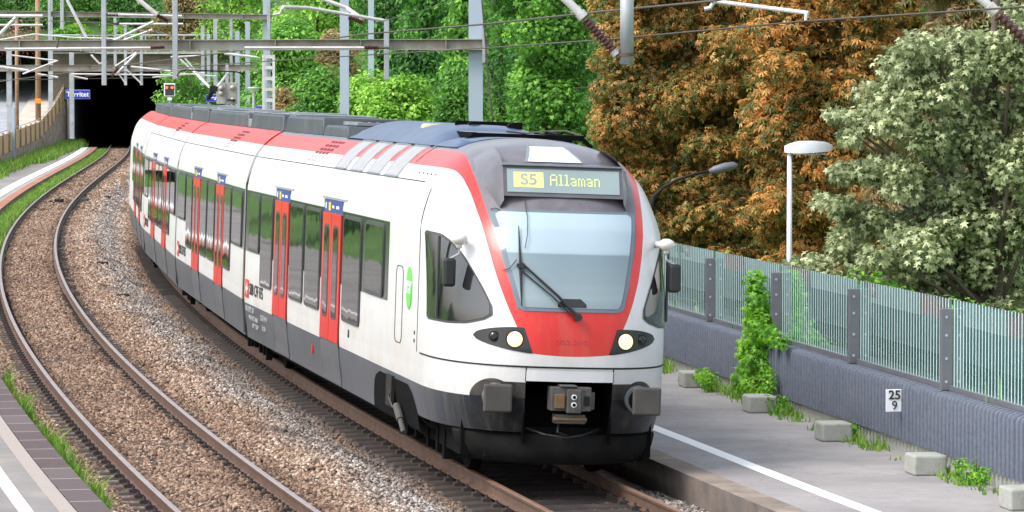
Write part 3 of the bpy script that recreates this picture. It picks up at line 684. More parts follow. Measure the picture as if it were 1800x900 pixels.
# ------------------------------------------------------------------ text
def text(s, size, mat, parent, M4, name='lettering', align='CENTER', bold=0.0, ext=0.003, sx=1.0):
    cu = bpy.data.curves.new(name, 'FONT'); cu.body = s; cu.size = size; cu.align_x = align; cu.align_y = 'CENTER'; cu.extrude = ext; cu.offset = bold
    t = bpy.data.objects.new('tmp', cu); COL.objects.link(t)
    dg = bpy.context.evaluated_depsgraph_get(); me = bpy.data.meshes.new_from_object(t.evaluated_get(dg))
    bpy.data.objects.remove(t); bpy.data.curves.remove(cu)
    for v in me.vertices: v.co.x *= sx
    me.materials.clear(); me.materials.append(mat); me.name = name
    o = bpy.data.objects.new(name, me); COL.objects.link(o)
    o.parent = parent; o.matrix_local = M4
    return o
def facing(loc, right, up=(0, 0, 1)):
    r = Vector(right).normalized(); u = Vector(up); u = (u - r * u.dot(r)).normalized(); nn = r.cross(u)
    m = Matrix((r, u, nn)).transposed().to_4x4(); m.translation = loc; return m
FR = facing((0, 0, 0), (1, 0, 0))

# number plate 25 / 9
p = at(1571, 704, 48.0)
root = empty('number_plate', (p.x, p.y, p.z), (0, 0, R(8)), label='white plate with the numbers 25 and 9 on the ribbed wall', cat='sign')
mb = MB(); mb.box(-0.1, 0.1, 0, 0.012, -0.14, 0.14); mb.build('plate', M['signwhite'], root, bevel=0.004)
mb = MB(); mb.box(0.0, 0.16, 0.0125, 0.03, -0.02, 0.02); mb.build('bracket', M['dark'], root)
text('25', 0.155, M['ink'], root, facing((0.01, -0.006, 0.065), (1, 0, 0)), bold=0.003)
text('9', 0.155, M['ink'], root, facing((0.01, -0.006, -0.065), (1, 0, 0)), bold=0.0)

# station name signs and blue boards
def station_sign(x0, x1, y0, y1, Y, txt, label, post=None, size=None, cat='sign', white=True):
    a = at(x0, y1, Y); c = at(x1, y0, Y); mx = (a.x + c.x) / 2; zc = (a.z + c.z) / 2; W_ = (c.x - a.x) / 2; H_ = (c.z - a.z) / 2
    root = empty('station_sign', (mx, Y, a.z), label=label, cat=cat)
    mb = MB(); mb.box(-W_, W_, 0, 0.12, 0, 2 * H_)
    if white: mb.box(-W_ + 0.03 * H_, W_ - 0.03 * H_, -0.02, 0.06, H_ * 0.06, H_ * 1.94, 1)
    mb.build('board', [M['signwhite'] if white else M['blue'], M['blue']], root)
    if txt: text(txt, size or H_ * 1.5, M['signwhite'], root, facing((0, -0.035, H_ * 1.0), (1, 0, 0)), bold=0.012)
    mb = MB()
    for s in ((-0.8, 0.8) if Y < 280 else (-0.8,)): mb.tube([(s * W_, 0.06, 0), (s * W_, 0.06, -(a.z + 0.3))], 0.05, 6)
    if post: mb.build('post', M['galv'], root)
    return root
station_sign(115, 158, 158, 174, 292, 'Territet', 'blue Territet name board with white letters left of the tunnel mouth', True, 0.52)
station_sign(362, 404, 166, 179, 210, 'Territet', 'blue Territet name board partly hidden by the signal backs', True, 0.34)
station_sign(410, 446, 191, 206, 160, '', 'plain blue board beside the conical platform lamp', True)
station_sign(449, 485, 186, 203, 190, 'SBB CFF', 'dark blue board with white lettering behind the lattice mast', True, 0.22)
station_sign(558, 596, 218, 232, 118, '', 'low blue board just above the train roof', True)
mb = MB(); a = at(448, 214, 185); mb.box(a.x, a.x + 3.0, 180, 190, a.z, a.z + 0.42); mb.box(a.x + 0.4, a.x + 0.6, 184, 184.2, -0.3, a.z - 0.003); mb.box(a.x + 2.4, a.x + 2.6, 184, 184.2, -0.3, a.z - 0.003)
prop(mb.build('canopy', M['rustpole']), 'low brown shelter roof behind the train', 'shelter')

# ------------------------------------------------------------------ TRAIN
FY = 44.05
f0 = Vector((*track(FY, off2(FY))[:2], 0.0)); f0.x += 0.0
def ct(Y): return Vector((*track(Y, off2(Y))[:2], 0))
LENS = [20.65, 16.3, 16.3, 20.2]
joints = [f0]; Yc = FY
for L_ in LENS:
    while (ct(Yc) - joints[-1]).length < L_: Yc += 0.02
    joints.append(ct(Yc))
ROLL = 0.036
def carframe(i):
    d = (joints[i + 1] - joints[i]).normalized(); rz = math.atan2(-d.x, d.y)
    return joints[i], rz
p0, rz0 = carframe(0)
train = empty('passenger_train', tuple(p0 + Vector((0, 0, 0.02))), (0, ROLL, rz0), label='white and red electric commuter train with grey skirts coming round the curve', cat='train')
train.rotation_mode = 'XYZ'
TM = Matrix.Translation(p0 + Vector((0, 0, 0.02))) @ Matrix.Rotation(rz0, 4, 'Z') @ Matrix.Rotation(ROLL, 4, 'Y')
train.matrix_world = TM
def carM(i):
    p, rz = carframe(i); W = Matrix.Translation(p + Vector((0, 0, 0.02))) @ Matrix.Rotation(rz, 4, 'Z') @ Matrix.Rotation(ROLL, 4, 'Y')
    return TM.inverted() @ W
CARM = [carM(i) for i in range(4)]
def tp(mb, name, mat, car=0, **k):
    o = mb.build(name, mat, train, **k); o.matrix_local = CARM[car]; return o

NE, DD = 2.8, 2.3
ZP = [0.44, 0.62, 0.80, 1.0, 1.10, 1.20, 1.24, 1.39, 1.41, 1.6, 1.85, 2.1, 2.4, 2.7, 2.95, 3.1, 3.25, 3.4, 3.5, 3.6, 3.7, 3.78, 3.85, 3.89]
WP = [1.36, 1.38, 1.41, 1.43, 1.435, 1.44, 1.44, 1.44, 1.44, 1.44, 1.44, 1.44, 1.44, 1.44, 1.44, 1.415, 1.375, 1.325, 1.28, 1.21, 1.12, 1.03, 0.93, 0.86]
ZF = [0.44, 0.62, 0.80, 1.0, 1.39, 1.41, 1.6, 2.0, 2.3, 2.73, 3.0, 3.19, 3.35, 3.5, 3.6, 3.7, 3.8, 3.9, 3.96, 4.01, 4.04]
FF = [0.40, 0.32, 0.26, 0.22, 0.19, 0.19, 0.19, 0.22, 0.29, 0.46, 0.62, 0.80, 0.97, 1.15, 1.28, 1.43, 1.64, 1.95, 2.25, 2.65, 3.0]
def Wz(z): return float(np.interp(z, ZP + [3.94, 3.98, 4.01, 4.03, 4.04], WP + [0.74, 0.60, 0.44, 0.25, 0.02]))
def Fz(z): return float(np.interp(z, ZF, FF))
def Dz(z): return DD if z < 3.2 else float(np.interp(z, [3.2, 3.6, 4.04], [DD, 2.0, 0.9]))
def nose_th(z, th):
    return Wz(z) * math.sin(th) ** (2 / NE), Fz(z) + Dz(z) * (1 - max(0, math.cos(th)) ** (2 / NE))
def nose_x(z, x, e=0.0):
    """front surface point for lateral x"""
    W_ = Wz(z); a = min(1.0, abs(x) / W_); s = Fz(z) + Dz(z) * (1 - (max(0, 1 - a ** NE)) ** (1 / NE))
    return Vector((x, s, z))
def noff(pfun, u, v, e):
    p = pfun(u, v); a = pfun(u + 0.01, v) - pfun(u - 0.01, v); b_ = pfun(u, v + 0.01) - pfun(u, v - 0.01)
    n_ = a.cross(b_).normalized()
    if n_.y > 0 and abs(n_.y) > 0.05: n_ = -n_
    return p + n_ * e

def livery(front=True):
    m, nt, b = newmat('train_livery_front' if front else 'train_livery')
    sx = nd(nt, 'ShaderNodeSeparateXYZ'); oc = objco(nt); ln(nt, oc, sx.inputs[0]); X, S, Z = sx.outputs
    ax = mth(nt, 'ABSOLUTE', X)
    nz = noise(nt, 0.9, 5, oc, 0.6)
    white = ramp(nt, nz, [(0.3, (0.585, 0.58, 0.57)), (0.6, (0.64, 0.645, 0.65))])
    red = ramp(nt, nz, [(0.3, (0.54, 0.012, 0.008)), (0.7, (0.64, 0.020, 0.013))])
    grey = ramp(nt, nz, [(0.3, (0.065, 0.077, 0.094)), (0.7, (0.092, 0.107, 0.13))])
    def curve(pts, zin, zmax=4.2, vmax=2.0):
        fc = nd(nt, 'ShaderNodeFloatCurve'); cv = fc.mapping.curves[0]
        while len(cv.points) < len(pts): cv.points.new(0.5, 0.5)
        for q, (zz, v) in zip(cv.points, pts): q.location = (zz / zmax, v / vmax); q.handle_type = 'AUTO'
        fc.mapping.update(); ln(nt, mth(nt, 'DIVIDE', zin, zmax), fc.inputs['Value']); return mth(nt, 'MULTIPLY', fc.outputs[0], vmax)
    col = white
    if front:
        outer = curve([(0, 0.30), (1.4, 0.37), (1.57, 0.47), (1.85, 0.63), (2.33, 0.82), (2.73, 0.92), (3.16, 1.00), (3.45, 1.05), (3.62, 1.10), (3.67, 1.3), (3.75, 1.9), (4.2, 1.9)], Z)
        inner = curve([(0, 0.3), (1.8, 0.55), (2.05, 0.63), (2.33, 0.70), (2.73, 0.81), (3.16, 0.90), (3.5, 0.945), (3.7, 0.96), (3.85, 0.93), (4.2, 0.90)], Z)
        bot = mth(nt, 'ADD', mth(nt, 'MULTIPLY', mth(nt, 'MULTIPLY', ax, ax), 0.12), 1.53)
        rm = mth(nt, 'MULTIPLY', mth(nt, 'LESS_THAN', ax, outer), mth(nt, 'GREATER_THAN', Z, bot))
        col = mixc(nt, rm, col, red)
        dm = mth(nt, 'MULTIPLY', mth(nt, 'LESS_THAN', ax, inner), mth(nt, 'GREATER_THAN', Z, 2.06))
        dn = noise(nt, 2.5, 5, oc, 0.65)
        dome = ramp(nt, dn, [(0.3, (0.085, 0.08, 0.095)), (0.7, (0.155, 0.145, 0.16))])
        col = mixc(nt, dm, col, dome)
        # grey lower part, raised round the buffers
        dx = mth(nt, 'SUBTRACT', ax, 0.875); dz = mth(nt, 'SUBTRACT', Z, 1.02)
        rr = mth(nt, 'SQRT', mth(nt, 'ADD', mth(nt, 'MULTIPLY', dx, dx), mth(nt, 'MULTIPLY', dz, dz)))
        near = mth(nt, 'MULTIPLY', mth(nt, 'LESS_THAN', rr, 0.225), mth(nt, 'LESS_THAN', S, 1.6))
        inn = mth(nt, 'MULTIPLY', mth(nt, 'LESS_THAN', ax, 0.875), mth(nt, 'LESS_THAN', S, 1.6))
        gm = mth(nt, 'MAXIMUM', mth(nt, 'LESS_THAN', Z, 1.02), mth(nt, 'MAXIMUM', near, mth(nt, 'MULTIPLY', inn, mth(nt, 'LESS_THAN', Z, 1.215))))
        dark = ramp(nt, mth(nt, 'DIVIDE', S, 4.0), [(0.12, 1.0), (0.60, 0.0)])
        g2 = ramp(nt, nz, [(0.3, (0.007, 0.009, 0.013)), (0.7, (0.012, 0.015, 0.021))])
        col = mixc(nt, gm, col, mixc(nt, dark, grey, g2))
        # rain streak stain on the side below the cab door
        st = noise(nt, 1.7, 4, oc, 0.6)
        sm = mth(nt, 'MULTIPLY', mth(nt, 'MULTIPLY', ramp(nt, st, [(0.45, 0.0), (0.7, 1.0)]), mth(nt, 'MULTIPLY', mth(nt, 'LESS_THAN', Z, 1.7), mth(nt, 'MULTIPLY', mth(nt, 'GREATER_THAN', Z, 1.03), mth(nt, 'GREATER_THAN', S, 2.6)))), 0.3)
        col = mixc(nt, sm, col, (0.55, 0.42, 0.25))
    else:
        col = mixc(nt, mth(nt, 'GREATER_THAN', Z, 3.655), col, red)
        col = mixc(nt, mth(nt, 'LESS_THAN', Z, 1.05), col, grey)
    du = mth(nt, 'MULTIPLY', ramp(nt, mth(nt, 'DIVIDE', Z, 4.2), [(0.24, 1.0), (0.42, 0.0)]), ramp(nt, noise(nt, 2.2, 5, oc, 0.7), [(0.35, 0.25), (0.7, 1.0)]))
    col = mixc(nt, mth(nt, 'MULTIPLY', mth(nt, 'MULTIPLY', du, mth(nt, 'ADD', mth(nt, 'GREATER_THAN', Z, 1.03), 0.15, clamp=True)), 0.30), col, (0.30, 0.25, 0.20))
    # fine grime
    gn = noise(nt, 14, 4, oc, 0.75)
    low = mth(nt, 'MULTIPLY', ramp(nt, gn, [(0.5, 0.0), (0.75, 1.0)]), 0.10)
    col = mixc(nt, low, col, (0.2, 0.17, 0.14))
    mp = nd(nt, 'ShaderNodeMapping'); mp.inputs['Scale'].default_value = (3.0, 5.0, 0.35); ln(nt, oc, mp.inputs['Vector'])
    sk = noise(nt, 1.6, 5, mp.outputs[0], 0.7)
    col = mixc(nt, mth(nt, 'MULTIPLY', ramp(nt, sk, [(0.5, 0.0), (0.72, 1.0)]), 0.13), col, (0.34, 0.29, 0.23))
    ln(nt, col, b.inputs['Base Color']); b.inputs['Roughness'].default_value = 0.34; b.inputs['Coat Roughness'].default_value = 0.12
    up = mth(nt, 'GREATER_THAN', Z, 1.22); ln(nt, mth(nt, 'MULTIPLY', up, 0.14), b.inputs['Coat Weight'])
    ln(nt, mth(nt, 'ADD', mth(nt, 'MULTIPLY', up, 0.3), 0.2), b.inputs['Specular IOR Level'])
    return m
M['liv0'] = livery(True); M['liv'] = livery(False)

# leading car shell
x_open = 0.361
thA = math.asin(x_open ** (NE / 2))
ths = [thA * k / 6 for k in range(7)] + [thA + (math.pi / 2 - thA) * (k / 22) for k in range(1, 23)]
SE = 3.4; L1 = LENS[0] - 0.16
zrows = sorted(set(ZP + [3.3, 3.45, 3.55, 3.65, 3.74, 3.82, 3.92, 3.94, 3.96, 3.98, 4.0, 4.01, 4.02, 4.03, 4.04]))
mb = MB(); rows = []
for z_ in zrows:
    half = [nose_th(z_, t_) for t_ in ths]
    pts = [Vector((-x_, min(s_, SE), z_)) for x_, s_ in reversed(half)] + [Vector((x_, min(s_, SE), z_)) for x_, s_ in half[1:]]
    W_ = Wz(z_); pts = [Vector((-W_, SE, z_))] + pts + [Vector((W_, SE, z_))]
    if z_ <= 3.891: pts = [Vector((-W_, L1, z_))] + pts + [Vector((W_, L1, z_))]
    else: pts = [pts[0]] + pts + [pts[-1]]
    rows.append(pts)
nc = len(rows[0]); vs = [p for r_ in rows for p in r_]; fs = []
mid = nc // 2
for i in range(len(rows) - 1):
    for j in range(nc - 1):
        zc = (zrows[i] + zrows[i + 1]) / 2
        if zc < 1.235 and mid - 6 <= j < mid + 6: continue
        if zc < 0.62 and 2 <= j <= nc - 4: continue
        if j in (0, nc - 2):
            if zc < 0.62: pass
            if zrows[i + 1] > 3.891: continue
        fs.append((i * nc + j, i * nc + j + 1, (i + 1) * nc + j + 1, (i + 1) * nc + j))
mb.add(vs, fs)
top = [Vector((-0.86, SE, 3.89)), Vector((0.86, SE, 3.89)), Vector((0.86, L1, 3.89)), Vector((-0.86, L1, 3.89))]
mb.add(top, [(0, 1, 2, 3)])
back = [Vector((-Wz(z_), L1, z_)) for z_ in ZP] + [Vector((Wz(z_), L1, z_)) for z_ in reversed(ZP)]; mb.add(back, [tuple(range(len(back)))])
back = [Vector((-Wz(z_), SE - 0.002, z_)) for z_ in zrows if z_ > 3.88] + [Vector((Wz(z_), SE - 0.002, z_)) for z_ in reversed(zrows) if z_ > 3.88]; mb.add(back, [tuple(range(len(back)))])
bm_o = tp(mb, 'car_body', M['liv0'], 0, auto=28)
# wheel arch stays uncut; a black sheet added further down shows its shade

# other cars
def carbody(i):
    mb = MB(); L_ = LENS[i]; a, b_ = 0.16, L_ - 0.16
    pr = [(-w_, z_) for z_, w_ in zip(ZP, WP)] + [(w_, z_) for z_, w_ in reversed(list(zip(ZP, WP)))]
    mb.grid([[Vector((x_, a, z_)) for x_, z_ in pr], [Vector((x_, b_, z_)) for x_, z_ in pr]], close=True)
    for s_ in (a, b_): mb.add([Vector((x_, s_, z_)) for x_, z_ in pr], [tuple(range(len(pr)))])
    o = tp(mb, 'car_body', M['liv'], i, auto=28)
for i in (1, 2, 3): carbody(i)
# gangway bellows between the cars
for i in (1, 2, 3):
    mb = MB()
    for k in range(5):
        s_ = -0.15 + k * 0.065; e_ = 0.03 * (k % 2)
        pr = [(-1.39 + e_, 0.5), (-1.43 + e_, 1.2), (-1.43 + e_, 3.0), (-1.25 + e_, 3.48), (-0.9, 3.72), (0.9, 3.72), (1.25 - e_, 3.48), (1.43 - e_, 3.0), (1.43 - e_, 1.2), (1.39 - e_, 0.5)]
        mb.prism(pr, s_, s_ + 0.06)
    tp(mb, 'gangway', M['bellows'], i)
mb = MB(); mb.box(-1.447, -1.40, -0.14, 0.06, 1.06, 1.88); mb.box(1.40, 1.447, -0.14, 0.06, 1.06, 1.88); tp(mb, 'gangway_trim', M['brass'], 1)

# underframe of all cars
for i in range(4):
    mb = MB(); s0 = 0.9 if i == 0 else 0.3
    mb.box(-1.15, 1.15, s0, LENS[i] - 0.3, 0.30, 1.0)
    tp(mb, 'underframe', M['black'], i)

# --- windows and doors
def rrect(y0, y1, z0, z1, r, n=5):
    pts = []
    for cy_, cz_, a0 in ((y1 - r, z1 - r, 0), (y0 + r, z1 - r, 90), (y0 + r, z0 + r, 180), (y1 - r, z0 + r, 270)):
        for k in range(n + 1):
            a = R(a0 + 90 * k / n); pts.append((cy_ + r * math.cos(a), cz_ + r * math.sin(a)))
    return pts
def plate(mb, pts, x0, x1, m=0):
    n_ = len(pts); vs = [Vector((x0, a, b_)) for a, b_ in pts] + [Vector((x1, a, b_)) for a, b_ in pts]
    mb.add(vs, [tuple(range(n_)), tuple(range(2 * n_ - 1, n_ - 1, -1))] + [(i, (i + 1) % n_, (i + 1) % n_ + n_, i + n_) for i in range(n_)], m)
def window_mesh(w_, z0, z1):
    fr = MB(); plate(fr, rrect(-w_ / 2, w_ / 2, z0, z1, 0.12), -0.004, 0.02)
    pn = MB(); plate(pn, rrect(-w_ / 2 + 0.055, w_ / 2 - 0.055, z0 + 0.05, z1 - 0.05, 0.09), 0.0, 0.024)
    return fr, pn
cache = {}
def place_side(kind, car, s_, side, **k):
    """side -1 left, +1 right. mesh normal +x local, rotated for the left"""
    key = (kind,) + tuple(sorted(k.items()))
    Mx = CARM[car] @ Matrix.Translation((side * 1.442, s_, 0)) @ (Matrix.Identity(4) if side > 0 else Matrix.Rotation(math.pi, 4, 'Z'))
    if key not in cache:
        if kind == 'window':
            fr, pn = window_mesh(k['w'], k['z0'], k['z1']); o = fr.build('window', M['frame'], train); ch = [pn.build('pane', M['glass_side'], o)]
        else:
            w_ = k['w']; h = w_ / 2
            a = MB(); a.box(-0.004, 0.022, -h, h, 1.05, 2.84, 0); a.grid([[Vector((Wz(z_) - 1.442 + 0.016, y_, z_)) for y_ in (-h, h)] for z_ in (1.048, 1.0, 0.8, 0.62, 0.46)], 1); a.grid([[Vector((Wz(z_) - 1.442 + q_, -h, z_)) for q_ in (-0.02, 0.016)] for z_ in (1.048, 0.8, 0.46)], 1); a.grid([[Vector((Wz(z_) - 1.442 + q_, h, z_)) for q_ in (-0.02, 0.016)] for z_ in (1.048, 0.8, 0.46)], 1)
            a.box(0.0, 0.024, -0.008, 0.008, 1.05, 2.84, 2)
            a.box(-0.002, 0.012, -h - 0.035, -h - 0.002, 1.0, 2.84, 3); a.box(-0.002, 0.012, h + 0.002, h + 0.035, 1.0, 2.84, 3)
            o = a.build('door', [M['red'], M['skirt'], M['redd'], M['redd']], train); ch = []
            for s2 in (-1, 1):
                q = MB(); c_ = s2 * h * 0.5; plate(q, rrect(c_ - h * 0.30, c_ + h * 0.30, 1.36, 2.68, 0.14), 0.0, 0.027); plate(q, rrect(c_ - h * 0.23, c_ + h * 0.23, 1.40, 2.64, 0.10), 0.002, 0.030, 1)
                ch.append(q.build('door_window', [M['frame'], M['glass_side']], o))
            q = MB(); q.box(-0.05, 0.006, -h, h, 2.845, 3.03, 0); q.box(-0.02, 0.0085, -h * 0.50, -h * 0.28, 2.87, 2.99, 1); q.box(-0.02, 0.0085, h * 0.35, h * 0.65, 2.91, 2.95, 2); q.box(-0.02, 0.0085, -h * 0.86, -h * 0.76, 2.89, 2.98, 2); q.box(-0.02, 0.0085, -h * 0.1, h * 0.1, 2.91, 2.95, 2)
            ch.append(q.build('door_header', [M['doorblue'], M['yellow'], M['signwhite']], o))
            q = MB(); q.box(-0.05, 0.012, -h - 0.35, h + 0.35, 3.06, 3.078); ch.append(q.build('drip_rail', M['white'], o))
        cache[key] = (o, ch); o.matrix_local = Mx; return o
    o0, ch0 = cache[key]; o = o0.copy(); COL.objects.link(o); o.parent = train; o.matrix_local = Mx
    for c0 in ch0: c = c0.copy(); COL.objects.link(c); c.parent = o
    return o
SH = dict(z0=1.90, z1=2.86); TL = dict(z0=1.40, z1=2.86)
lay1 = [('s', 6.15, 1.6), ('t', 8.15, 1.65), ('d', 10.15, 1.8), ('t', 12.1, 1.6), ('t', 13.92, 1.55), ('d', 15.75, 1.65), ('t', 17.6, 1.5), ('s', 19.3, 1.4)]
lay2 = [('s', 1.45, 1.9), ('t', 3.4, 1.4), ('d', 5.1, 1.7), ('t', 7.0, 1.55), ('t', 8.85, 1.55), ('d', 10.65, 1.7), ('t', 12.5, 1.5), ('s', 14.6, 1.9)]
for car, lay in ((0, lay1), (1, lay2), (2, lay2), (3, [(a, 20.4 - s_, w_) for a, s_, w_ in lay1])):
    ss = [l[1] for l in lay]
    for side in (-1, 1):
        # dark bands between the doors
        ds = sorted([(l[1] - l[2] / 2 - 0.05, l[1] + l[2] / 2 + 0.05) for l in lay if l[0] == 'd'])
        lo = min(l[1] - l[2] / 2 for l in lay) - 0.12; hi = max(l[1] + l[2] / 2 for l in lay) + 0.12
        if car in (1, 2): lo, hi = 0.17, LENS[car] - 0.17
        if car == 0: lo -= 0.25; hi = LENS[0] - 0.17
        segs = [(lo, ds[0][0]), (ds[0][1], ds[1][0]), (ds[1][1], hi)]
        for a, b_ in segs:
            mb = MB(); mb.box(min(side * 1.436, side * 1.4455), max(side * 1.436, side * 1.4455), a, b_, 1.89, 2.90); tp(mb, 'window_band', M['band'], car)
        for kd, s_, w_ in lay:
            if kd == 'd': place_side('door', car, s_, side, w=w_)
            else: place_side('window', car, s_, side, w=w_, **(SH if kd == 's' else TL))

# logos and lettering on the sides
def sideM(car, s_, z_, side, x=1.446): 
    r = (0, -1, 0) if side < 0 else (0, 1, 0)
    return CARM[car] @ facing((side * x, s_, z_), r)
emb = None
for car, s_ in ((0, 20.1), (1, 15.4), (2, 15.4)):
    for side in (-1, 1):
        Mx = sideM(car, s_, 1.27, side)
        q = MB(); q.box(-0.24, 0.24, -0.15, 0.15, 0, 0.004, 0)
        q.box(-0.03, 0.15, -0.022, 0.022, 0.0042, 0.006, 1); q.box(0.04, 0.08, -0.10, 0.10, 0.0065, 0.0075, 1)
        q.add([(-0.16, -0.0, 0.005), (-0.05, 0.09, 0.005), (-0.05, 0.03, 0.005), (-0.02, 0.03, 0.005), (-0.02, -0.03, 0.005), (-0.05, -0.03, 0.005), (-0.05, -0.09, 0.005)], [(0, 1, 2, 3, 4, 5, 6)], 1)
        o = q.build('emblem', [M['red'], M['signwhite']], train, fix=False); o.matrix_local = Mx
        text('SBB CFF FFS', 0.27, M['ink'], train, sideM(car, s_ - 0.35 if side < 0 else s_ + 0.35, 1.27, side, 1.447), align='LEFT', bold=0.0, sx=1.3)
for k, (t_, s_, z_, sz) in enumerate((('RABe 523 022 - SBB', 20.3, 0.93, 0.1), ('94 85 7 523 022-7 CH-SBB', 19.9, 0.80, 0.08), ('R 160 km/h  A', 18.3, 0.88, 0.11), ('REV TT 12.05.09', 19.5, 0.68, 0.08), ('25 t  68 m', 18.2, 0.72, 0.09))):
    text(t_, sz * 1.25, M['inkgrey'], train, CARM[0] @ facing((-(Wz(z_) + 0.012), s_, z_), (0, -1, 0)), align='LEFT', sx=1.1)
for t_, s_, z_ in (('H', 8.3, 1.25),):
    text(t_, 0.14, M['ink'], train, sideM(0, s_, z_, -1), bold=0.006)
for s_ in (12.0,):
    mb = MB(); mb.box(-1.425, -1.412, s_, s_ + 0.14, 0.74, 0.86); tp(mb, 'brake_tag', M['red'], 0)
# green oval badge
for side in (-1, 1):
    q = MB(); q.disc((0, 0, 0), (0, 0, 1), 0.30, 0.008, 36); 
    o = q.build('badge', M['green'], train); o.matrix_local = sideM(0, 3.25, 2.14, side) @ Matrix.Diagonal((0.72, 0.88, 1, 1))
    text('rer', 0.30, M['signwhite'], train, sideM(0, 3.25, 2.17, side, 1.452), bold=0.010, sx=0.95)
# hatch, cab door and body seams
def side_ring(s0, s1, z0, z1, r=0.1, rad=0.007, car=0, side=-1):
    pts = [Vector((side * 1.442, a, b_)) for a, b_ in rrect(s0, s1, z0, z1, r)]; pts.append(pts[0]); q = MB(); q.tube(pts, rad, 5); return q
seams = MB()
for side in (-1, 1):
    r_ = side_ring(3.75, 4.3, 1.42, 2.38, 0.12, 0.006, side=side); seams.add(r_.v, r_.f)
    z_s = [1.40, 3.05]
    seams.tube([(side * (Wz(z_) + 0.001), 2.55, z_) for z_ in np.linspace(1.4, 3.4, 16)], 0.006, 5)
    seams.tube([(side * (Wz(3.46) + 0.001), s_, 3.46) for s_ in (3.2, 8, 12, 16, L1)], 0.007, 5)
    seams.tube([Vector((side * (Wz(z_)+0.001), 4.9, z_)) for z_ in np.linspace(3.67, 3.88, 6)], 0.006, 5)
    for s_ in np.linspace(2.75, 4.0, 5): seams.disc((side * 1.245, s_, 3.56), (side, 0, 0.8), 0.012, 0.01, 6)
    for zz in (1.52, 1.62): seams.disc((side * 1.443, 2.75, zz), (1, 0, 0), 0.025, 0.012, 8)
    seams.tube([noff(lambda th, z_: Vector((side * nose_th(z_, th)[0], nose_th(z_, th)[1], z_)), t_, 1.40, 0.0) for t_ in np.linspace(0.10, math.pi / 2 - 0.03, 30)], 0.011, 5)
seams.tube([nose_x(1.40, x_) + Vector((0, -0.002, 0)) for x_ in np.linspace(-0.75, 0.75, 24)], 0.011, 5)
tp(seams, 'panel_seam', M['dark'], 0)
for i in (1, 2):
    q = MB()
    for side in (-1, 1): q.tube([(side * (Wz(3.46) + 0.001), 0.18, 3.46), (side * (Wz(3.46) + 0.001), LENS[i] - 0.18, 3.46)], 0.007, 5)
    tp(q, 'panel_seam', M['dark'], i)
# vent dots and ribs on the shoulder
def shoulder(side, s_, t_):
    z_ = 3.46 + (3.88 - 3.46) * t_; return Vector((side * (Wz(z_)), s_, z_))
def shoulder_n(side): return Vector((side * 0.75, 0, 0.66)).normalized()
for car, sc in ((0, 13.2), (1, 5.6), (2, 5.6)):
    q = MB()
    for side in (-1, 1):
        for r_ in range(6):
            for k in range(4):
                p = shoulder(side, sc + k * 0.36 - r_ * 0.12, 0.18 + r_ * 0.13); q.box(-0.11, 0.11, -0.022, 0.022, -0.004, 0.004, 0 if r_ > 1 else 1, facing(p + shoulder_n(side) * 0.004, (0, 1, 0), (side * -0.66, 0, 0.75)))
    tp(q, 'vent_holes', [M['redd'], M['inkgrey']], car)
# side grilles on car 1
for side in (-1, 1):
    for k in range(4):
        s0 = 5.3 + k * 1.55; q = MB(); rows = []
        for t_ in np.linspace(-0.02, 1.02, 10):
            rows.append([shoulder(side, s0 + a, t_) + shoulder_n(side) * 0.008 for a in (0.12, 1.12)])
        q.grid(rows)
        for t_ in (0.02, 0.98):
            a = shoulder(side, s0 + 0.1, t_) + shoulder_n(side) * 0.010; b_ = shoulder(side, s0 + 1.14, t_) + shoulder_n(side) * 0.010; q.bar(a, b_, 0.04, 0.02, 1)
        for a_ in (0.1, 1.14): q.tube([shoulder(side, s0 + a_, t_) + shoulder_n(side) * 0.004 for t_ in np.linspace(0, 1, 8)], 0.014, 5, 1)
        tp(q, 'side_grille', [M['grille'], M['rooflight']], 0)

# --- roof equipment
def hood(s0, s1, zt, mat, car=0, name='roof_cover', wb=0.9, wt=0.55, sl=0.35, zb=3.89, round_=False, bev=0.03):
    q = MB(); rows = []; N_ = 13 if round_ else 7
    def pr(s_, k):
        out = []
        for i_ in range(N_):
            a = -1 + 2 * i_ / (N_ - 1)
            h_ = (1 - abs(a) ** (3.2 if round_ else 6)) if abs(a) < 1 else 0
            xx = a * wb if round_ else (-wb, -wb + 0.015, -wb + 0.05, 0, wb - 0.05, wb - 0.015, wb)[i_]
            if not round_: h_ = (0, 0.86, 1, 1, 1, 0.86, 0)[i_]
            out.append(Vector((xx, s_, zb + (zt - zb) * k * h_ + 0.005)))
        return out
    if round_: ks = [(s0, 0.04), (s0 + sl * 0.25, 0.45), (s0 + sl * 0.6, 0.85), (s0 + sl, 1), (s1 - sl, 1), (s1 - sl * 0.6, 0.85), (s1 - sl * 0.25, 0.45), (s1, 0.04)]
    else: ks = [(s0, 0.05), (s0 + sl, 1), (s1 - sl, 1), (s1, 0.05)]
    rows = [pr(a, k) for a, k in ks]; q.grid(rows)
    q.add(rows[0], [tuple(range(N_))]); q.add(rows[-1], [tuple(range(N_))])
    return tp(q, name, mat, car, bevel=0 if round_ else bev, auto=35 if round_ else None)
hood(3.42, 5.1, 4.03, M['roofblue'], wb=0.88, sl=0.02, round_=True)
hood(5.2, 13.0, 4.17, M['roofblue'], wb=0.9, sl=1.1, round_=True)
hood(13.3, 15.8, 4.05, M['roofgrey'], sl=0.12, wb=0.84)
hood(16.0, 20.45, 4.16, M['roofgrey'], sl=0.12, wb=0.84)
q = MB(); q.box(-0.62, 0.1, 13.7, 15.2, 4.07, 4.12); q.box(-0.55, 0.0, 15.3, 15.7, 4.06, 4.10)
for k in range(4): q.box(-0.5 + k * 0.13, -0.44 + k * 0.13, 13.85, 14.1, 4.121, 4.13, 1)
tp(q, 'roof_hatch', [M['rooflight'], M['black']], 0, bevel=0.015)
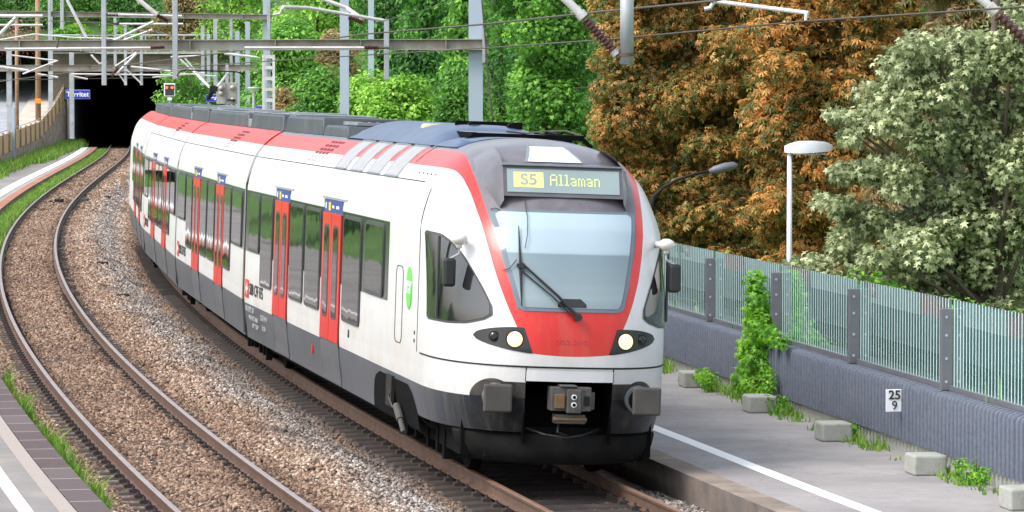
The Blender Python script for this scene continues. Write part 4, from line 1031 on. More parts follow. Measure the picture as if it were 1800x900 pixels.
for car, L_ in ((1, 16.3), (2, 16.3)):
    hood(0.35, 6.2, 4.17, M['roofgrey'], car, sl=0.12, wb=0.84); hood(7.0, 16.0, 4.15, M['roofgrey'], car, sl=0.12, wb=0.84)
    q = MB()
    for s_ in (0.7, 7.3, 14.6): q.box(-0.70, 0.30, s_, s_ + 1.1, 4.15, 4.195)
    q.box(-0.80, -0.77, 0.6, 6.0, 4.172, 4.19); q.box(-0.5, 0.4, 1.6, 2.3, 4.18, 4.22); q.box(-0.80, -0.77, 7.2, 15.8, 4.152, 4.17); q.box(-0.82, 0.6, 6.25, 6.95, 3.9, 4.05); q.box(0.77, 0.80, 0.6, 6.0, 4.172, 4.19)
    tp(q, 'roof_plate', M['rooflight'], car, bevel=0.01)
    q = MB()
    for s_ in (0.5, 1.0, 9.9): q.tube([(-0.7, s_, 4.0), (-0.7, s_, 4.12)], [0.05, 0.07], 8); q.tube([(-0.7, s_ - 0.2, 4.14), (-0.5, s_ + 0.2, 4.16)], 0.03, 6)
    tp(q, 'roof_fitting', M['grille'], car)
hood(0.4, 7.5, 4.16, M['roofgrey'], 3, sl=0.12, wb=0.84); hood(8.2, 16, 4.16, M['roofgrey'], 3, sl=0.2, wb=0.84)
# dark tray, fans and tanks above the cab roof
q = MB(); zf = 4.05
for x_ in (-0.45, 0.95): q.bar((x_, 4.6, zf), (x_, 9.4, zf), 0.06, 0.07)
for s_ in (4.6, 6.8, 9.4): q.bar((-0.45, s_, zf), (0.95, s_, zf), 0.06, 0.06)
q.bar((0.95, 4.6, zf), (1.08, 4.6, zf - 0.12), 0.05, 0.05); q.bar((-0.45, 4.6, zf), (-0.6, 4.6, zf - 0.1), 0.05, 0.05)
q.box(-0.4, 0.9, 5.0, 7.2, 3.95, 4.03)
for x_, s_ in ((-0.15, 6.4), (0.35, 6.2)): q.disc((x_, s_, 4.12), (0, 1, 0), 0.10, 0.2, 18)
q.box(-0.35, 0.55, 6.6, 6.7, 4.0, 4.22)
tp(q, 'roof_frame', M['black'], 0)
for x_, s_ in ((-0.60, 7.9), (-0.36, 6.9)):
    q = MB(); q.tube([(x_, s_, 4.08), (x_ + 0.03, s_, 4.08), (x_ + 0.42, s_, 4.08), (x_ + 0.45, s_, 4.08)], [0.06, 0.085, 0.085, 0.06], 18); tp(q, 'air_tank', M['tank'], 0, auto=40)
q = MB(); q.box(-0.45, 0.05, 4.9, 6.0, 4.04, 4.09); q.box(0.15, 0.85, 5.4, 7.0, 4.04, 4.07); tp(q, 'roof_plate', M['rooflight'], 0, bevel=0.03)
q = MB(); q.tube([(0.62, 4.6, 4.10), (0.45, 4.5, 4.13), (0.2, 4.6, 4.09), (-0.05, 4.55, 4.11)], 0.012, 5); q.tube([(0.9, 4.55, 4.09), (0.8, 4.9, 4.14), (0.5, 5.2, 4.12)], 0.012, 5); tp(q, 'roof_cable', M['wire'], 0)

# --- pantograph on third car
q = MB(); c0 = 13.5
q.bar((-0.5, c0 - 1.0, 4.35), (-0.5, c0 + 1.2, 4.35), 0.06, 0.06); q.bar((0.5, c0 - 1.0, 4.35), (0.5, c0 + 1.2, 4.35), 0.06, 0.06)
q.tube([(0, c0 + 1.0, 4.38), (0, c0 - 0.9, 4.62)], 0.06, 8); q.box(-0.1, 0.1, c0 - 1.0, c0 - 0.8, 4.55, 4.68)
q.tube([(-0.06, c0 - 0.9, 4.62), (-0.42, c0 + 0.3, 5.02)], 0.035, 6, 1); q.tube([(0.06, c0 - 0.9, 4.62), (0.42, c0 + 0.3, 5.02)], 0.035, 6, 1)
q.bar((-0.62, c0 + 0.12, 5.05), (0.62, c0 + 0.12, 5.05), 0.05, 0.03); q.bar((-0.62, c0 + 0.48, 5.05), (0.62, c0 + 0.48, 5.05), 0.05, 0.03)
for s_ in (-1, 1): q.tube([(s_ * 0.62, c0 + 0.3, 5.05), (s_ * 0.75, c0 + 0.3, 5.02), (s_ * 0.83, c0 + 0.3, 4.9)], 0.02, 6)
tp(q, 'pantograph', [M['dark'], M['white_tube']], 2)

# --- cab front
# windscreen: frame patch and glass patch that follow the shell
def front_patch(name, mat, zr, hw, e, nx=20, nz=16, parent=None):
    q = MB(); rows = []
    for z_ in np.linspace(zr[0], zr[1], nz):
        h0 = hw(z_); rows.append([noff(lambda x_, zz: nose_x(zz, x_), x_, z_, e) for x_ in np.linspace(-h0, h0, nx)])
    q.grid(rows)
    # closed rim so the patch has real thickness
    return q
def wshw(z_, ins=0.0):
    t_ = (z_ - 2.05) / (3.21 - 2.05); h = 0.62 + 0.27 * (t_ ** 0.85 if t_ > 0 else 0) - ins
    r = 0.06
    d = min(z_ - (2.05 + ins), (3.21 - ins) - z_)
    if d < r: h -= r - math.sqrt(max(0, r * r - (r - d) ** 2))
    return h
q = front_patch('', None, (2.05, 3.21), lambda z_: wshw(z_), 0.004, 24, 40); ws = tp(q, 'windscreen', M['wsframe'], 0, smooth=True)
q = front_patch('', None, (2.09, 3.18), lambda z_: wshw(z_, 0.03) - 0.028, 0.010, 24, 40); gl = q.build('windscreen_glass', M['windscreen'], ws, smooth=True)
# instrument hump seen behind the glass
q = front_patch('', None, (2.10, 2.20), lambda z_: 0.17 if z_ < 2.14 else 0.17 - (z_ - 2.14) * 1.1, 0.013, 8, 6); q.build('dashboard', M['lens_dark'], ws, smooth=True)
# wipers
def fp(x_, z_, e): return noff(lambda a, b_: nose_x(b_, a), x_, z_, e)
q = MB(); piv = (0.06, 1.99)
q.tube([fp(piv[0], piv[1], 0.02), fp(piv[0], piv[1], 0.09)], 0.045, 10)
q.tube([fp(*piv, 0.07), fp(-0.18, 2.22, 0.08), fp(-0.57, 2.58, 0.07)], [0.028, 0.018, 0.014], 6)
q.tube([fp(piv[0] - 0.07, piv[1] + 0.01, 0.06), fp(-0.25, 2.22, 0.07), fp(-0.60, 2.52, 0.06)], 0.010, 6)
q.tube([fp(-0.58, 2.10, 0.045), fp(-0.585, 2.5, 0.05), fp(-0.58, 3.0, 0.045)], [0.008, 0.018, 0.006], 6)
q.bar(fp(-0.62, 2.55, 0.06), fp(-0.54, 2.55, 0.06), 0.06, 0.05)
tp(q, 'wiper', M['rubber'], 0)
q = MB(); q.tube([fp(-0.86, 3.19, 0.02), fp(-0.80, 3.20, 0.03), fp(-0.76, 3.19, 0.02)], 0.006, 5)
q.tube([fp(-0.78, 2.50, 0.02), fp(-0.70, 2.52, 0.04), fp(-0.62, 2.62, 0.05)], 0.006, 5)
q.tube([fp(-0.53, 2.75, 0.04), fp(-0.49, 2.9, 0.05), fp(-0.47, 3.1, 0.04), fp(-0.47, 3.3, 0.03), fp(-0.47, 3.36, 0.03)], 0.005, 5); tp(q, 'washer_hose', M['rubber'], 0)

# headlight clusters
for side in (-1, 1):
    q = MB(); rows = []
    us = np.linspace(0, 1, 18)
    for v_ in np.linspace(0, 1, 8):
        row = []
        for u_ in us:
            xin_t, xin_b = 0.555, 0.455
            # top and bottom edge
            zc_ = 1.705 + 0.03 * u_; hh_ = 0.15 * math.sqrt(max(0, 1 - u_ ** 1.7)) ; zt_ = zc_ + hh_; zb_ = zc_ - hh_ * (1 - 0.1 * u_)
            z_ = zb_ + (zt_ - zb_) * v_
            xi = xin_b + (xin_t - xin_b) * v_
            x_ = xi + (1.09 - xi) * (u_ if u_ < 1 else 1)
            row.append(noff(lambda a, b_: nose_x(b_, a), side * x_, z_, 0.006))
        rows.append(row)
    q.grid(rows); cl = tp(q, 'headlight_cluster', M['lens_dark'], 0, smooth=True)
    for x_, z_, r_, mt in ((0.655, 1.715, 0.09, 'headlight'), (0.875, 1.735, 0.048, 'lens_dark')):
        c_ = fp(side * x_, z_, 0.012); nn = (fp(side * x_, z_, 0.05) - c_).normalized(); nn = (nn + Vector((0, -1.2, 0))).normalized()
        q = MB(); q.tube([c_ - nn * 0.01, c_ + nn * 0.012], r_ + 0.016, 24, 0); q.tube([c_ - nn * 0.01, c_ + nn * 0.016, c_ + nn * 0.028], [r_, r_, r_ * 0.6], 24, 1)
        q.build('headlight', [M['dark'], M[mt]], cl, auto=30)
# cab side windows
def cabwin(side, e, ins):
    q = MB(); rows = []
    zt_ = lambda x_: float(np.interp(x_, [0.89, 0.95, 1.06, 1.18, 1.28, 1.34, 1.44], [2.06, 2.20, 2.44, 2.68, 2.82, 2.88, 2.90])) - ins
    zb_ = lambda x_: float(np.interp(x_, [0.89, 0.98, 1.15, 1.3, 1.44], [1.99, 1.92, 1.86, 1.84, 1.84])) + ins
    th0 = math.asin((0.90 / 1.44) ** (NE / 2)); th1 = math.acos(((DD - (2.0 - 0.25)) / DD) ** (NE / 2))
    for t_ in np.linspace(th0 + ins * 0.8, th1 - ins * 0.5, 26):
        x_ = 1.44 * math.sin(t_) ** (2 / NE); a, b_ = zb_(x_), zt_(x_)
        if t_ > th1 - ins * 0.5 - 0.02: a += 0.03; b_ -= 0.03
        rows.append([noff(lambda th, z_: Vector((side * nose_th(z_, th)[0], nose_th(z_, th)[1], z_)), t_, z_, 0) + Vector((side * e, -e * 0.6, 0)) for z_ in np.linspace(a, max(b_, a + 0.01), 12)])
    q.grid(rows); return q
for side in (-1, 1):
    o = tp(cabwin(side, 0.004, 0), 'cab_window', M['frame'], 0, smooth=True)
    cabwin(side, 0.009, 0.03).build('pane', M['glass_cab'], o, smooth=True)
    q = MB(); q.tube([Vector((side * 1.40, 1.42, z_)) for z_ in (1.9, 2.4, 2.86)], 0.02, 6); q.build('mullion', M['frame'], o)
# mirrors
for side in (-1, 1):
    q = MB(); c_ = Vector((side * 1.25, 0.88, 2.84))
    prof = [(0.0, -0.07), (0.05, -0.06), (0.09, -0.02), (0.10, 0.015), (0.085, 0.05), (0.04, 0.075), (0.0, 0.08)]
    rows = [[c_ + Vector((r_ * math.cos(2 * math.pi * k / 16), r_ * math.sin(2 * math.pi * k / 16), h_)) for k in range(16)] for r_, h_ in prof]; q.grid(rows, close=True)
    q.tube([c_ + Vector((0, 0, -0.04)), c_ + Vector((0, 0, -0.10))], 0.035, 10)
    q.tube([c_, c_ + Vector((-side * 0.12, 0.3, 0))], 0.04, 8)
    o = tp(q, 'mirror', M['offwhite'], 0, smooth=True)
    q = MB(); q.tube([c_ + Vector((0, 0, -0.09)), c_ + Vector((0, 0, -0.17)), c_ + Vector((side * 0.10, 0, -0.23)), c_ + Vector((side * 0.16, -0.02, -0.27)), c_ + Vector((side * 0.165, -0.02, -0.36))], 0.016, 8); q.build('mirror_arm', M['galv'], o)
    q = MB(); q.box(side * 0.11 - 0.075, side * 0.11 + 0.075, -0.05, 0.08, -0.56, -0.22); h_ = q.build('mirror_housing', M['rubber'], o, bevel=0.035); h_.location = c_

# display and hood
q = MB()
A = [(-0.72, 0.965, 3.37), (0.72, 0.965, 3.37), (0.72, 1.095, 3.735), (-0.72, 1.095, 3.735)]
Bk = [(-0.72, 1.5, 3.30), (0.72, 1.5, 3.30), (0.72, 1.9, 3.77), (-0.72, 1.9, 3.77)]
q.add([Vector(v) for v in A + Bk], [(0, 1, 2, 3), (3, 2, 6, 7), (0, 3, 7, 4), (1, 5, 6, 2), (0, 4, 5, 1)])
q.bar((-0.75, 1.085, 3.742), (0.75, 1.085, 3.742), 0.06, 0.018, 1)
hd = tp(q, 'destination_display', [M['domegrey'], M['rooflight']], 0)
for side in (-1, 1):
    q = MB(); q.grid([[Vector((side * 0.722, 0.95, 3.32)), Vector((side * 0.722, 1.02, 3.52)), Vector((side * 0.722, 1.11, 3.75)), Vector((side * 0.70, 1.5, 3.86)), Vector((side * 0.66, 2.2, 3.95))], [Vector((side * 0.76, 0.97, 3.24)), Vector((side * 0.80, 1.06, 3.46)), Vector((side * 0.82, 1.3, 3.68)), Vector((side * 0.80, 1.7, 3.80)), Vector((side * 0.70, 2.3, 3.93))], [Vector((side * 0.78, 1.15, 3.20)), Vector((side * 0.90, 1.5, 3.44)), Vector((side * 0.93, 1.8, 3.66)), Vector((side * 0.90, 2.1, 3.78)), Vector((side * 0.74, 2.5, 3.90))]])
    q.build('fin', M['domegrey'], hd, smooth=True)
dn_ = Vector((0, 0.13, 0.365)).normalized(); fn = Vector((0, -0.365, 0.13)).normalized()
DM = facing(Vector((0, 1.03, 3.5525)) + fn * 0.004, (1, 0, 0), dn_)
q = MB(); q.box(-0.68, 0.68, -0.145, 0.145, 0, 0.006); o = q.build('screen', M['display'], hd); o.matrix_local = DM
q = MB(); q.box(-0.60, -0.24, -0.085, 0.105, 0.0065, 0.009); o = q.build('route_panel', M['led'], hd); o.matrix_local = DM
text('S5', 0.19, M['inkgrey'], hd, DM @ Matrix.Translation((-0.42, 0.010, 0.012)), bold=0.002, sx=1.15, ext=0.002)
# dot-matrix lettering
FONT5 = {'A': ["01110", "10001", "10001", "11111", "10001", "10001", "10001"], 'l': ["110", "010", "010", "010", "010", "010", "111"], 'a': ["0000", "0000", "1110", "0001", "0111", "1001", "0111"],
         'm': ["00000", "00000", "11010", "10101", "10101", "10101", "10101"], 'n': ["0000", "0000", "1110", "1001", "1001", "1001", "1001"]}
q = MB(); cx_ = -0.16; d_ = 0.0178
for ch in 'Allaman':
    gph = FONT5[ch]
    for r_, row in enumerate(gph):
        for c_, v_ in enumerate(row):
            if v_ == '1': q.box(cx_ + c_ * d_, cx_ + (c_ + 0.86) * d_, 0.085 - (r_ + 0.86) * d_ * 1.15, 0.085 - r_ * d_ * 1.15, 0.0065, 0.009)
    cx_ += (len(gph[0]) + 1) * d_
o = q.build('lettering', M['led'], hd); o.matrix_local = DM
# top lamp window
q = front_patch('', None, (3.765, 3.95), lambda z_: 0.37 - (z_ - 3.765) * 0.7, 0.006, 12, 10); tl = tp(q, 'lamp_window', M['rooflight'], 0, smooth=True)
q = front_patch('', None, (3.765, 3.94), lambda z_: 0.33 - (z_ - 3.765) * 0.7, 0.012, 12, 10); q.build('glass', M['lampglass'], tl, smooth=True)
c_ = fp(-0.03, 3.865, 0.015); nn = (fp(-0.03, 3.865, 0.05) - c_).normalized(); q = MB(); q.tube([c_, c_ + nn * 0.02, c_ + nn * 0.035], [0.085, 0.08, 0.05], 24); q.build('lamp', M['toplight'], tl, auto=30)
# faint running number
text('022 210', 0.075, M['inkred'], train, CARM[0] @ facing(fp(0.0, 1.70, 0.004), (1, 0, 0), (0, 0.0, 1)), ext=0.002, sx=1.6)

# bumper flap and recess
q = MB(); rows = []
for z_ in (1.235, 1.30, 1.36): rows.append([noff(lambda a, b_: nose_x(b_, a), x_, z_, 0.010) for x_ in np.linspace(-0.515, 0.515, 10)])
q.grid(rows); tp(q, 'coupler_flap', M['white'], 0)
q = MB()
for x_ in (-0.52, 0.52): q.tube([noff(lambda a, b_: nose_x(b_, a), x_, z_, 0.004) for z_ in (1.23, 1.39)], 0.006, 5)
q.box(-0.525, -0.518, 0.30, 1.5, 0.5, 1.235); q.box(0.518, 0.525, 0.30, 1.5, 0.5, 1.235); q.box(-0.52, 0.52, 0.27, 1.5, 1.228, 1.236); q.box(-0.52, 0.52, 1.5, 1.52, 0.4, 1.24); q.box(-0.52, 0.52, 0.4, 1.5, 0.45, 0.5)
tp(q, 'coupler_recess', M['black'], 0)
# coupler
q = MB(); q.box(-0.24, 0.24, 0.10, 0.34, 0.90, 1.18, 0); q.box(-0.06, 0.11, 0.04, 0.12, 0.88, 1.16, 0); q.box(-0.20, -0.08, 0.06, 0.12, 0.93, 1.10, 1)
q.box(0.14, 0.22, 0.08, 0.11, 0.97, 1.08, 2); q.box(-0.14, 0.06, 0.05, 0.3, 1.183, 1.205, 0)
q.tube([(0, 0.3, 1.02), (0, 1.45, 1.0)], 0.09, 12, 2)
q.add([Vector((0.115, 0.06, 0.9)), Vector((0.30, 0.2, 0.92)), Vector((0.30, 0.2, 1.12)), Vector((0.115, 0.06, 1.15))], [(0, 1, 2, 3)], 0)
cp = tp(q, 'coupler', [M['lightsteel'], M['brass'], M['dark']], 0, bevel=0.012)
q = MB()
for z_ in (0.98, 1.07): q.disc((0.02, 0.035, z_), (0, 1, 0), 0.032, 0.02, 16, 0); q.disc((0.02, 0.028, z_), (0, 1, 0), 0.02, 0.03, 12, 1)
q.build('pins', [M['signwhite'], M['black']], cp)
q = MB(); q.box(-0.18, 0.18, 0.12, 0.3, 0.75, 0.86, 0); q.tube([(-0.20, 0.14, 0.80), (0.20, 0.14, 0.80)], 0.03, 10, 1); q.build('contact_box', [M['steel'], M['brass']], cp, bevel=0.01)
q = MB(); q.tube([(-0.45, 0.5, 0.66), (-0.25, 0.35, 0.60), (0.0, 0.3, 0.57), (0.2, 0.35, 0.60), (0.42, 0.5, 0.66)], 0.018, 8); q.tube([(-0.1, 0.3, 0.75), (-0.12, 0.25, 0.64), (0.0, 0.28, 0.60)], 0.014, 8); q.build('hose', M['rubber'], cp)
# buffers
for side in (-1, 1):
    q = MB(); q.disc((side * 0.845, 0.30, 1.035), (0, 1, 0), 0.165, 0.16, 28, 2); q.tube([(side * 0.86, 0.5, 1.035), (side * 0.865, 0.06, 1.035)], 0.105, 20, 1)
    q.disc((side * 0.845, 0.24, 1.035), (0, 1, 0), 0.135, 0.08, 28, 3)
    o = tp(q, 'buffer', [M['steel'], M['lightsteel'], M['skirt'], M['black']], 0, auto=30)
    q = MB(); q.box(-0.17, 0.17, -0.03, 0.02, -0.165, 0.165); bp2 = q.build('buffer_plate', M['steel'], o, bevel=0.03); bp2.location = (side * 0.885, 0.03, 1.04)
# plough
q = MB(); rows = []
for z_, sc, dy in ((0.60, 1.0, 0.0), (0.57, 1.0, -0.04), (0.44, 0.97, -0.08), (0.33, 0.93, -0.06), (0.25, 0.88, 0.02)):
    row = []
    for t_ in np.linspace(-1, 1, 21):
        x_ = 1.22 * t_ * sc; s_ = 0.34 + dy + 0.75 * abs(t_) ** 2.2; row.append(Vector((x_, s_, z_)))
    rows.append(row)
q.grid(rows); rows2 = [[p + Vector((0, 0.06, 0)) for p in r_] for r_ in rows]; q.grid(rows2)
q.grid([rows[0], rows2[0]]); q.grid([rows[-1], rows2[-1]]); q.box(-0.9, 0.9, 0.7, 1.2, 0.3, 0.66)
tp(q, 'plough', M['plough'], 0, auto=35)
# bogies
def bogie(car, s_, detail=True):
    q = MB()
    for k in (-1.3, 1.3):
        for sd_ in (-1, 1):
            q.tube([(sd_ * 0.69, s_ + k, 0.44), (sd_ * 0.72, s_ + k, 0.44), (sd_ * 0.82, s_ + k, 0.44)], [0.46, 0.46, 0.43], 28, 0)
            q.box(sd_ * 1.0 - 0.12, sd_ * 1.0 + 0.12, s_ + k - 0.2, s_ + k + 0.2, 0.30, 0.60, 0)
        q.tube([(-0.7, s_ + k, 0.44), (0.7, s_ + k, 0.44)], 0.09, 10, 0)
    for sd_ in (-1, 1):
        q.box(sd_ * 1.0 - 0.08, sd_ * 1.0 + 0.08, s_ - 1.5, s_ + 1.5, 0.5, 0.72, 0)
        q.tube([(sd_ * 1.18, s_ - 0.9, 0.50), (sd_ * 1.18, s_ - 0.15, 0.56)], 0.055, 10, 1); q.tube([(sd_ * 1.18, s_ - 0.15, 0.56), (sd_ * 1.18, s_ + 0.6, 0.60)], 0.035, 10, 2)
        for a in (-1.7, -1.2, -0.5, 0.4, 1.1, 1.6): q.box(sd_ * 1.12 - 0.05, sd_ * 1.12 + 0.05, s_ + a, s_ + a + 0.13, 0.14 + 0.1 * ((a * 7) % 1), 0.5, 0)
    tp(q, 'bogie', [M['black'], M['dark'], M['dark']], car, auto=40)
bogie(0, 3.6); bogie(1, 0.0); bogie(2, 0.0); bogie(3, 0.0); bogie(3, 16)
# black sheet laid on the skirt, paints the shade inside the wheel arch
for side in (-1, 1):
    q = MB(); zs_ = (0.43, 0.62, 0.80, 0.88, 0.95); lo_ = (2.55, 2.62, 2.8, 2.95, 3.2); hi_ = (6.25, 6.2, 6.0, 5.85, 5.5)
    q.grid([[Vector((side * (Wz(z_) + 0.007), a_ + (b_ - a_) * t_, z_)) for t_ in np.linspace(0, 1, 8)] for z_, a_, b_ in zip(zs_, lo_, hi_)])
    ar = tp(q, 'wheel_arch_shade', M['black'], 0)
    q = MB(); q.box(side * 1.44 - 0.02, side * 1.44 + 0.02, 4.3, 4.75, 0.58, 0.97); q.build('bracket', M['dark'], ar)
    q = MB(); q.tube([(side * 1.44, 4.35, 0.86), (side * 1.47, 4.42, 0.70), (side * 1.45, 4.2, 0.58), (side * 1.44, 4.0, 0.62)], 0.012, 6); q.build('hose', M['steel'], ar)
    q = MB(); q.tube([(side * 1.44, 3.95, 0.62), (side * 1.44, 3.60, 0.47)], 0.05, 12); q.tube([(side * 1.44, 3.60, 0.47), (side * 1.44, 3.3, 0.34)], 0.035, 12); q.build('damper', M['steel'], ar)

# ------------------------------------------------------------------ overhead line equipment
def insulator(mb, a, b_, r=0.05, m=1, ncol=9):
    a = Vector(a); b_ = Vector(b_); pts = []; rs = []
    for k in range(ncol):
        for f_, rr in ((0.1, 0.45), (0.5, 1.0), (0.9, 0.45)):
            pts.append(a.lerp(b_, (k + f_) / ncol)); rs.append(r * rr)
    mb.tube(pts, rs, 12, m)
def wpx(wpx_, Y): return wpx_ * Y / FPX
def gantry(label, group, beam, Y, masts=(), drops=(), arms=(), insul=(), rods=()):
    (x0, y0, x1, y1, th) = beam; a = at(x0, y0, Y); b_ = at(x1, y1, Y)
    root = empty('line_gantry', (b_.x, Y, -0.3), label=label, cat='gantry', group=group)
    def S(mb, name, mat, **k):
        o = mb.build(name, mat, root, **k); o.matrix_parent_inverse = Matrix.Translation(-Vector(root.location)); return o
    mb = MB(); mb.ibeam(a, b_, 0.28, wpx(th, Y))
    L_ = (b_ - a).length
    for k in range(int(L_ / 2.2)):
        c_ = a.lerp(b_, (k + 0.5) / int(L_ / 2.2)); mb.box(c_.x - 0.01, c_.x + 0.01, Y - 0.13, Y + 0.13, c_.z - wpx(th, Y) / 2 + 0.02, c_.z + wpx(th, Y) / 2 - 0.02)
    S(mb, 'beam', M['beam'])
    for (x_, yt, yb, w_, Ym, mt) in masts:
        t_ = at(x_, yt, Ym); bz = at(x_, yb, Ym).z if yb else -0.4
        mb = MB(); W_ = wpx(w_, Ym); mb.box(t_.x - W_ / 2, t_.x + W_ / 2, Ym + 0.15, Ym + 0.18, bz, t_.z); mb.box(t_.x - W_ / 2, t_.x + W_ / 2, Ym + 0.42, Ym + 0.45, bz, t_.z); mb.box(t_.x - 0.02, t_.x + 0.02, Ym + 0.18, Ym + 0.42, bz, t_.z)
        for zz in np.arange(bz + 1, t_.z, 2.4): mb.box(t_.x - W_ / 2 - 0.03, t_.x + W_ / 2 + 0.03, Ym + 0.13, Ym + 0.148, zz, zz + 0.04)
        S(mb, 'mast', M[mt])
    for (x_, yt, yb, w_, Yd) in drops:
        t_ = at(x_, yt, Yd); b2 = at(x_, yb, Yd); W_ = wpx(w_, Yd); mb = MB(); mb.box(t_.x - W_ / 2, t_.x + W_ / 2, Yd - 0.30, Yd - 0.16, b2.z, t_.z); S(mb, 'drop_post', M['galv'], bevel=0.01)
    for (pts, r_, Yd) in arms:
        mb = MB(); mb.tube([at(x_, y_, Yd + dy) for x_, y_, dy in pts], r_, 8); S(mb, 'cantilever_arm', M['white_tube'])
    for (x0_, y0_, x1_, y1_, r_, Yd) in insul:
        mb = MB(); insulator(mb, at(x0_, y0_, Yd), at(x1_, y1_, Yd), r_, 0); S(mb, 'insulator', M['porcelain'])
    for (x0_, y0_, x1_, y1_, r_, Yd) in rods:
        mb = MB(); mb.tube([at(x0_, y0_, Yd), at(x1_, y1_, Yd)], r_, 8); S(mb, 'stay_rod', M['wire'])
    return root
G = 'gantries over the tracks'
gantry('nearest gantry, a long rusty steel beam ending at a wide grey mast', G, (-40, 80, 859, 78, 19), 100,
       masts=[(836, -60, None, 25, 100, 'galv_blue'), (850, 48, 110, 5, 99.5, 'galv')],
       drops=[(184, -30, 150, 8, 100), (309, -30, 139, 9, 100), (680, 34, 140, 9, 100)],
       arms=[([(40, 130, 0), (100, 107, 0)], 0.02, 98), ([(497, 12, -1), (545, 14, -0.5), (674, 36, 0)], 0.045, 98), ([(497, 12, 0), (492, 24, 0), (480, 26, 0)], 0.035, 98), ([(545, -10, 2), (610, 14, 2), (638, 34, 1)], 0.05, 98),
             ([(430, 84, 0), (640, 84, 0)], 0.035, 99), ([(8, 86, 0), (265, 84, 0)], 0.03, 99), ([(232, -10, 0), (276, 26, 0)], 0.06, 99), ([(118, 0, 0), (152, 66, 0)], 0.04, 99), ([(20, 97, 0), (102, 107, 0)], 0.02, 99)],
       insul=[(640, 84, 666, 84, 0.075, 99), (264, 84, 290, 83, 0.065, 99), (276, 27, 297, 38, 0.09, 99), (612, 30, 640, 40, 0.08, 97)],
       rods=[(666, 84, 684, 84, 0.03, 99), (100, 84, 103, 66, 0.03, 99)])
gantry('high thin gantry beam in front of the hillside trees', G, (-40, 23, 478, 30, 9), 170,
       masts=[(468, -60, None, 13, 170, 'galv_blue')],
       drops=[(110, -20, 52, 6, 170), (88, -20, 55, 5, 170)],
       arms=[([(-10, 28, 0), (75, 28, 0)], 0.07, 168), ([(-10, 44, 0), (75, 44, 0)], 0.05, 168), ([(190, 25, 0), (320, 28, 0)], 0.05, 168), ([(210, 42, 0), (322, 42, 0)], 0.045, 168), ([(0, 60, 0), (28, 30, 0)], 0.08, 168), ([(0, 70, 0), (60, 60, 0), (130, 66, 0), (200, 68, 0)], 0.035, 168), ([(198, 72, 0), (270, 38, 0)], 0.06, 168), ([(208, 74, 0), (268, 52, 0)], 0.05, 168)],
       insul=[(186, 26, 208, 26, 0.09, 168), (190, 42, 208, 42, 0.08, 168)], rods=[(140, 60, 200, 60, 0.03, 168)])
gantry('farthest low gantry beam crossing in front of the tunnel mouth', G, (-20, 120, 474, 119, 11), 232,
       masts=[(15, 85, 286, 9, 232, 'galv'), (125, 92, 244, 8, 250, 'galv')],
       drops=[(203, 30, 115, 5, 232), (221, 40, 150, 5, 232), (249, 60, 150, 5, 232), (357, 45, 150, 6, 232), (367, 60, 145, 6, 232), (379, 28, 150, 7, 232)],
       arms=[([(0, 117, 0), (50, 124, 0)], 0.08, 230), ([(66, 130, 0), (102, 136, 0)], 0.06, 230), ([(125, 130, 0), (300, 132, 0)], 0.05, 230), ([(125, 133, 0), (154, 139, 0)], 0.05, 230), ([(230, 117, 0), (300, 125, 0)], 0.06, 230),
             ([(222, 148, 0), (200, 118, 0), (240, 92, 0)], 0.05, 230), ([(250, 148, 0), (222, 122, 0)], 0.05, 230), ([(310, 98, 0), (345, 130, 0)], 0.06, 230), ([(325, 102, 0), (350, 132, 0)], 0.05, 230),
             ([(300, 128, 0), (380, 134, 0)], 0.04, 230), ([(268, 136, 0), (360, 128, 0), (350, 140, 0)], 0.04, 230), ([(394, 94, 0), (470, 103, 0)], 0.08, 230), ([(160, 96, 0), (175, 112, 0), (188, 108, 0)], 0.06, 230), ([(240, 94, 0), (203, 132, 0)], 0.08, 230), ([(300, 100, 0), (352, 98, 0)], 0.05, 230)],
       insul=[(208, 118, 196, 134, 0.14, 230)], rods=[(100, 126, 270, 126, 0.02, 231)])

# masts
def mast(x, yt, yb, w_, Y, mat, label, kind='mast', group='masts beside the railway', round_=False, extra=None):
    t_ = at(x, yt, Y); bz = at(x, yb, Y).z if yb else -0.4; W_ = wpx(w_, Y)
    root = empty(kind, (t_.x, Y, bz), label=label, cat='pole' if round_ else 'mast', group=group)
    mb = MB(); H_ = t_.z - bz
    if round_: mb.tube([(0, 0, 0), (0, 0, H_)], [W_ / 2, W_ * 0.42], 12)
    else:
        mb.box(-W_ / 2, W_ / 2, 0, 0.02, 0, H_); mb.box(-W_ / 2, W_ / 2, 0.2, 0.22, 0, H_); mb.box(-0.012, 0.012, 0.02, 0.2, 0, H_)
    mb.build('shaft', M[mat], root, smooth=round_)
    mb = MB(); mb.box(-W_ * 0.9, W_ * 0.9, -0.1, 0.32, 0, 0.05); mb.build('base_plate', M['concrete'], root)
    if extra: extra(root, W_, H_)
    return root
mast(605, -40, None, 16, 128, 'galv_blue', 'tall pale blue mast rising behind the roof of the front car, left of the bushes')
mast(652, -40, None, 10, 140, 'galv_blue', 'slim mast seen above the gantry insulator')
mast(88, -20, 252, 8, 285, 'galv', 'grey mast standing in the weeds next to the stone wall')
mast(435, 38, 200, 8, 235, 'galv_blue', 'rightmost mast of the cluster behind the signal backs')
mast(417, 55, 200, 8, 238, 'galv_blue', 'middle mast of the cluster behind the signal backs')
mast(406, 30, 200, 5, 236, 'galv', 'thin mast of the cluster nearest the signal backs')
mast(110, -20, 56, 6, 310, 'galv', 'grey post on the hill above the left end of the portal') if False else None
def obox(root, W_, H_):
    mb = MB(); z_ = at(66, 178, 262).z - root.location.z; mb.box(-0.2, 0.2, -0.22, -0.1, z_ - 0.15, z_ + 0.2); mb.build('box', M['orange'], root)
